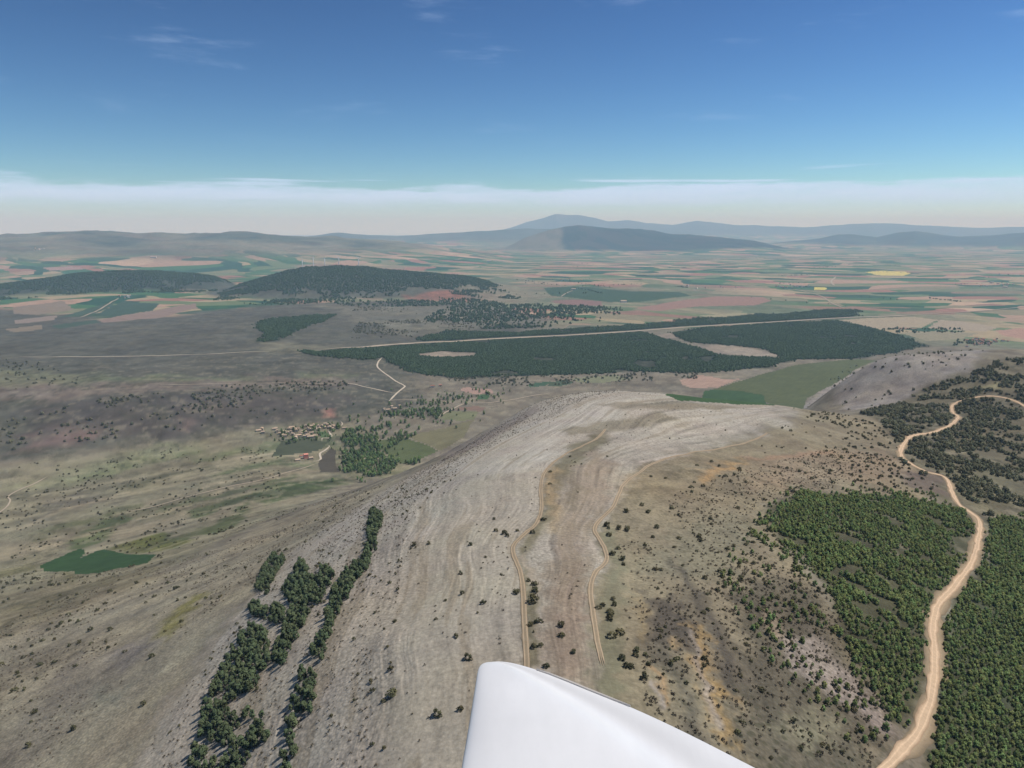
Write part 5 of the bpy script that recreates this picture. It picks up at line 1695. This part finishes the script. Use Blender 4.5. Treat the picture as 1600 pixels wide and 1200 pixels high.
for cx_, cy_, sx, sy, n_, lab, grp in ((1236, 448, 12, 1.4, 14, 'house of the far village beside the small rapeseed field', 'houses beside the rapeseed field'), (885, 437, 22, 1.6, 9, 'pale farmhouse on the plain beyond the white barn', 'farmhouses beyond the white barn'),
                                       (1560, 446, 16, 1.5, 12, 'house of the far village at the right edge', 'houses of the village at the right edge'), (196, 463, 5, 1.4, 7, 'house of the farm under the wooded hill', 'farm under the wooded hill'),
                                       (1110, 449, 14, 1.5, 6, 'lonely farmhouse on the central plain', 'farmhouses on the central plain'), (60, 389, 9, 1.2, 8, 'house of the far village at the foot of the moorland hill', 'houses under the moorland hill')):
    for k in range(n_):
        x, y = gxy(random.gauss(cx_, sx), random.gauss(cy_, sy))
        house('house', x, y, FARH, random.random() * 3, random.uniform(0.8, 1.3), lab, grp)
for px, py, s, lab in ((974, 472.5, 1.6, 'white barn beside the wide dark green field'), (896, 453, 1.4, 'white farm building at the end of the winding lane'), (240, 403, 2.6, 'white building alone on the far left plain'), (764, 409, 2.0, 'white building on the plain below the dark forested hill')):
    x, y = gxy(px, py)
    house('barn', x, y, FARH[2], 0.3, s, lab, None, 'barn')

# ------------------------------------------------------------------ wind turbines
M_TURB = tinted('turbine_white', (236, 238, 240), 0.04, 0.3, 0.5, spec=0.4)


def lathe(name, prof, material, n=14):
    V, F = [], []
    for r_, z in prof:
        for k in range(n):
            t_ = 2 * math.pi * k / n
            V.append((r_ * math.cos(t_), r_ * math.sin(t_), z))
    for i in range(len(prof) - 1):
        for k in range(n):
            F.append((i * n + k, i * n + (k + 1) % n, (i + 1) * n + (k + 1) % n, (i + 1) * n + k))
    F.append(tuple(range((len(prof) - 1) * n, len(prof) * n)))
    return mesh(name, V, F, material, smooth=True)


nac = mesh('nacelle', [(a * 1.7, b, c * 1.7 + 0.4) for b, sc in ((-3.0, 0.9), (-2.0, 1.1), (4.0, 1.1), (6.0, 0.7)) for a, c in ((-sc, -sc), (sc, -sc), (sc, sc), (-sc, sc))],
           [(i * 4 + k, i * 4 + (k + 1) % 4, (i + 1) * 4 + (k + 1) % 4, (i + 1) * 4 + k) for i in range(3) for k in range(4)] + [(3, 2, 1, 0), (12, 13, 14, 15)], M_TURB)
hubm = lathe('hub', [(1.5, -1.0), (1.6, 0.4), (1.2, 1.6), (0.3, 2.4)], M_TURB, 12)
bl = []
for z, c, tk in ((0.8, 1.0, 0.9), (4, 2.6, 0.7), (8, 2.5, 0.5), (16, 1.7, 0.32), (24, 0.9, 0.16), (27.5, 0.25, 0.06)):
    bl += [(-c * 0.35, -tk / 2, z), (c * 0.1, tk / 2, z), (c * 0.65, 0.0, z), (c * 0.1, -tk / 2, z)]
blm = mesh('blade', bl, [(i * 4 + k, i * 4 + (k + 1) % 4, (i + 1) * 4 + (k + 1) % 4, (i + 1) * 4 + k) for i in range(5) for k in range(4)] + [(20, 21, 22, 23), (3, 2, 1, 0)], M_TURB)
TURB = [(472, 406.5, 6150, 'first wind turbine from the left, low over the pink clearing'), (489, 402.0, 6700, 'tallest wind turbine over the clearing, second from the left'), (507, 404.5, 6700, 'short wind turbine, middle of the five on the hill'),
        (529, 402.6, 6050, 'fourth wind turbine from the left, at the edge of the dark wood'), (560, 403.8, 6100, 'wind turbine standing apart on the right of the five')]
for k, (px, hy, r_, lab) in enumerate(TURB):
    az, sl = slope(px, hy)
    x, y = r_ * math.sin(az), r_ * math.cos(az)
    g0 = float(zxy(x, y))
    hub = HC + r_ * sl - g0
    e = empty('wind_turbine', (x, y, g0), 0.25 + 0.1 * k)
    tag(e, lab, 'wind turbine', 'wind turbines on the hill')
    tw = lathe('tower', [(3.4, -3), (3.1, hub * 0.4), (2.6, hub * 0.8), (2.2, hub - 0.5)], M_TURB)
    obj('tower', tw, e)
    nn = obj('nacelle', nac, e, (0, 0, hub))
    rotor = obj('hub', hubm, e, (0, -3.0, hub + 0.4))
    rotor.rotation_euler = (R(90), 0, 0)
    for b in range(3):
        bo = obj('blade', blm, e, (0, -3.8, hub + 0.4))
        bo.rotation_euler = (0, R(120 * b + 17 * k), 0)

# ------------------------------------------------------------------ the aircraft's wing below the window
M_WING, wn, wb_ = mat('white_gelcoat')
wpos = wn.n('ShaderNodeTexCoord').outputs['Object']
wz = wn.noise(wpos, 3.0, 4.0, 0.6)
wz2 = wn.noise(wn.n('ShaderNodeVectorMath', operation='MULTIPLY', ins={0: wpos, 1: (14.0, 3.0, 3.0)}).outputs[0], 1.0, 5.0, 0.7)
wf_ = wn.m('MULTIPLY_ADD', wz, 0.16, wn.m('MULTIPLY_ADD', wz2, 0.12, 0.84))
wn.put(wb_.inputs['Base Color'], wn.mix(1.0, (0.72, 0.715, 0.70, 1), wn.xyz(wf_, wf_, wf_), 'MULTIPLY'))
wb_.inputs['Roughness'].default_value = 0.32
wb_.inputs['Specular IOR Level'].default_value = 0.5
wb_.inputs['Coat Weight'].default_value = 0.15
wb_.inputs['Coat Roughness'].default_value = 0.08
wbp = wn.n('ShaderNodeBump', ins={'Strength': 0.08, 'Distance': 0.02, 'Height': wn.noise(wpos, 2.2, 2.0, 0.5)})
wn.put(wb_.inputs['Normal'], wbp.outputs[0])
WZ = -1.75
SECT = [((757, 1036), (768, 1033.5)), ((751, 1039), (790, 1033)), ((747, 1045), (822, 1041)), ((745, 1056), (858, 1053)), ((741.5, 1078), (920, 1078)), ((736, 1112), (1003, 1111)), ((728, 1160), (1102, 1159)), ((720, 1203), (1184, 1202)), ((705, 1300), (1380, 1300)), ((690, 1430), (1640, 1430)), ((660, 1700), (2200, 1700))]


def on_plane(px, py):
    x, y, z = ray(px, py)
    k = WZ / z
    return np.array([float(x * k), float(y * k), 0.0])


NC = 26
V, F = [], []
for (l_, r_) in SECT:
    a, b = on_plane(*l_), on_plane(*r_)
    ch = np.linalg.norm(b - a)
    thk = min(ch * 0.11, 0.085)
    for k in range(NC):                       # upper side, hollow towards the aileron,, leading to trailing edge
        s_ = (1 - math.cos(math.pi * k / (NC - 1))) / 2
        up = thk * (1.55 * math.sqrt(s_) * (1 - s_) ** 1.15 + 0.02 * (1 - s_))
        up -= thk * 0.34 * math.exp(-((s_ - 0.76) / 0.12) ** 2)
        p = a + (b - a) * s_
        V.append((p[0], p[1], up))
    for k in range(NC - 2, 0, -1):            # lower side back
        s_ = (1 - math.cos(math.pi * k / (NC - 1))) / 2
        p = a + (b - a) * s_
        V.append((p[0], p[1], -thk * 0.45 * math.sqrt(s_) * (1 - s_) * 1.4 - 0.004))
m_ = 2 * NC - 2
for i in range(len(SECT) - 1):
    for k in range(m_):
        F.append((i * m_ + k, i * m_ + (k + 1) % m_, (i + 1) * m_ + (k + 1) % m_, (i + 1) * m_ + k))
F.append(tuple(range(m_))[::-1])
F.append(tuple(range((len(SECT) - 1) * m_, len(SECT) * m_)))
we = empty('aircraft_wing', (0, 0, HC + WZ))
tag(we, 'white tapering aircraft wing with rounded tip below the camera', 'wing')
wm = mesh('wing_skin', V, F, M_WING, smooth=True)
ws = obj('wing_skin', wm, we)
sub = ws.modifiers.new('smooth', 'SUBSURF')
sub.levels = sub.render_levels = 2
# bright metal lip let into the trailing edge
LIP = [(838, 1047), (858, 1053.5), (890, 1066), (920, 1078.5), (960, 1094.5), (985, 1104.5)]
V, F = [], []
for k, (px, py) in enumerate(LIP):
    c = on_plane(px, py)
    d = on_plane(px + 25, py + 10.5) - on_plane(px, py)
    nrm = np.array([d[1], -d[0], 0])
    nrm /= np.linalg.norm(nrm)
    wd = 0.0022 * math.sin(math.pi * (k + 0.6) / (len(LIP) + 0.2)) + 0.0006
    for s_, z in ((-1, 0.004), (1, 0.007), (1, 0.003), (-1, 0.000)):
        p = c - nrm * s_ * wd * (1 if s_ > 0 else 0.6)
        V.append((p[0], p[1], z))
for i in range(len(LIP) - 1):
    for k in range(4):
        F.append((i * 4 + k, i * 4 + (k + 1) % 4, (i + 1) * 4 + (k + 1) % 4, (i + 1) * 4 + k))
F += [(3, 2, 1, 0), tuple(range(len(V) - 4, len(V)))]
M_LIP = tinted('trailing_edge_tape', (236, 226, 212), 0.05, 5.0, 0.4, spec=0.5)
obj('trailing_edge', mesh('trailing_edge', V, F, M_LIP), we)['label'] = 'thin bright strip along the trailing edge'
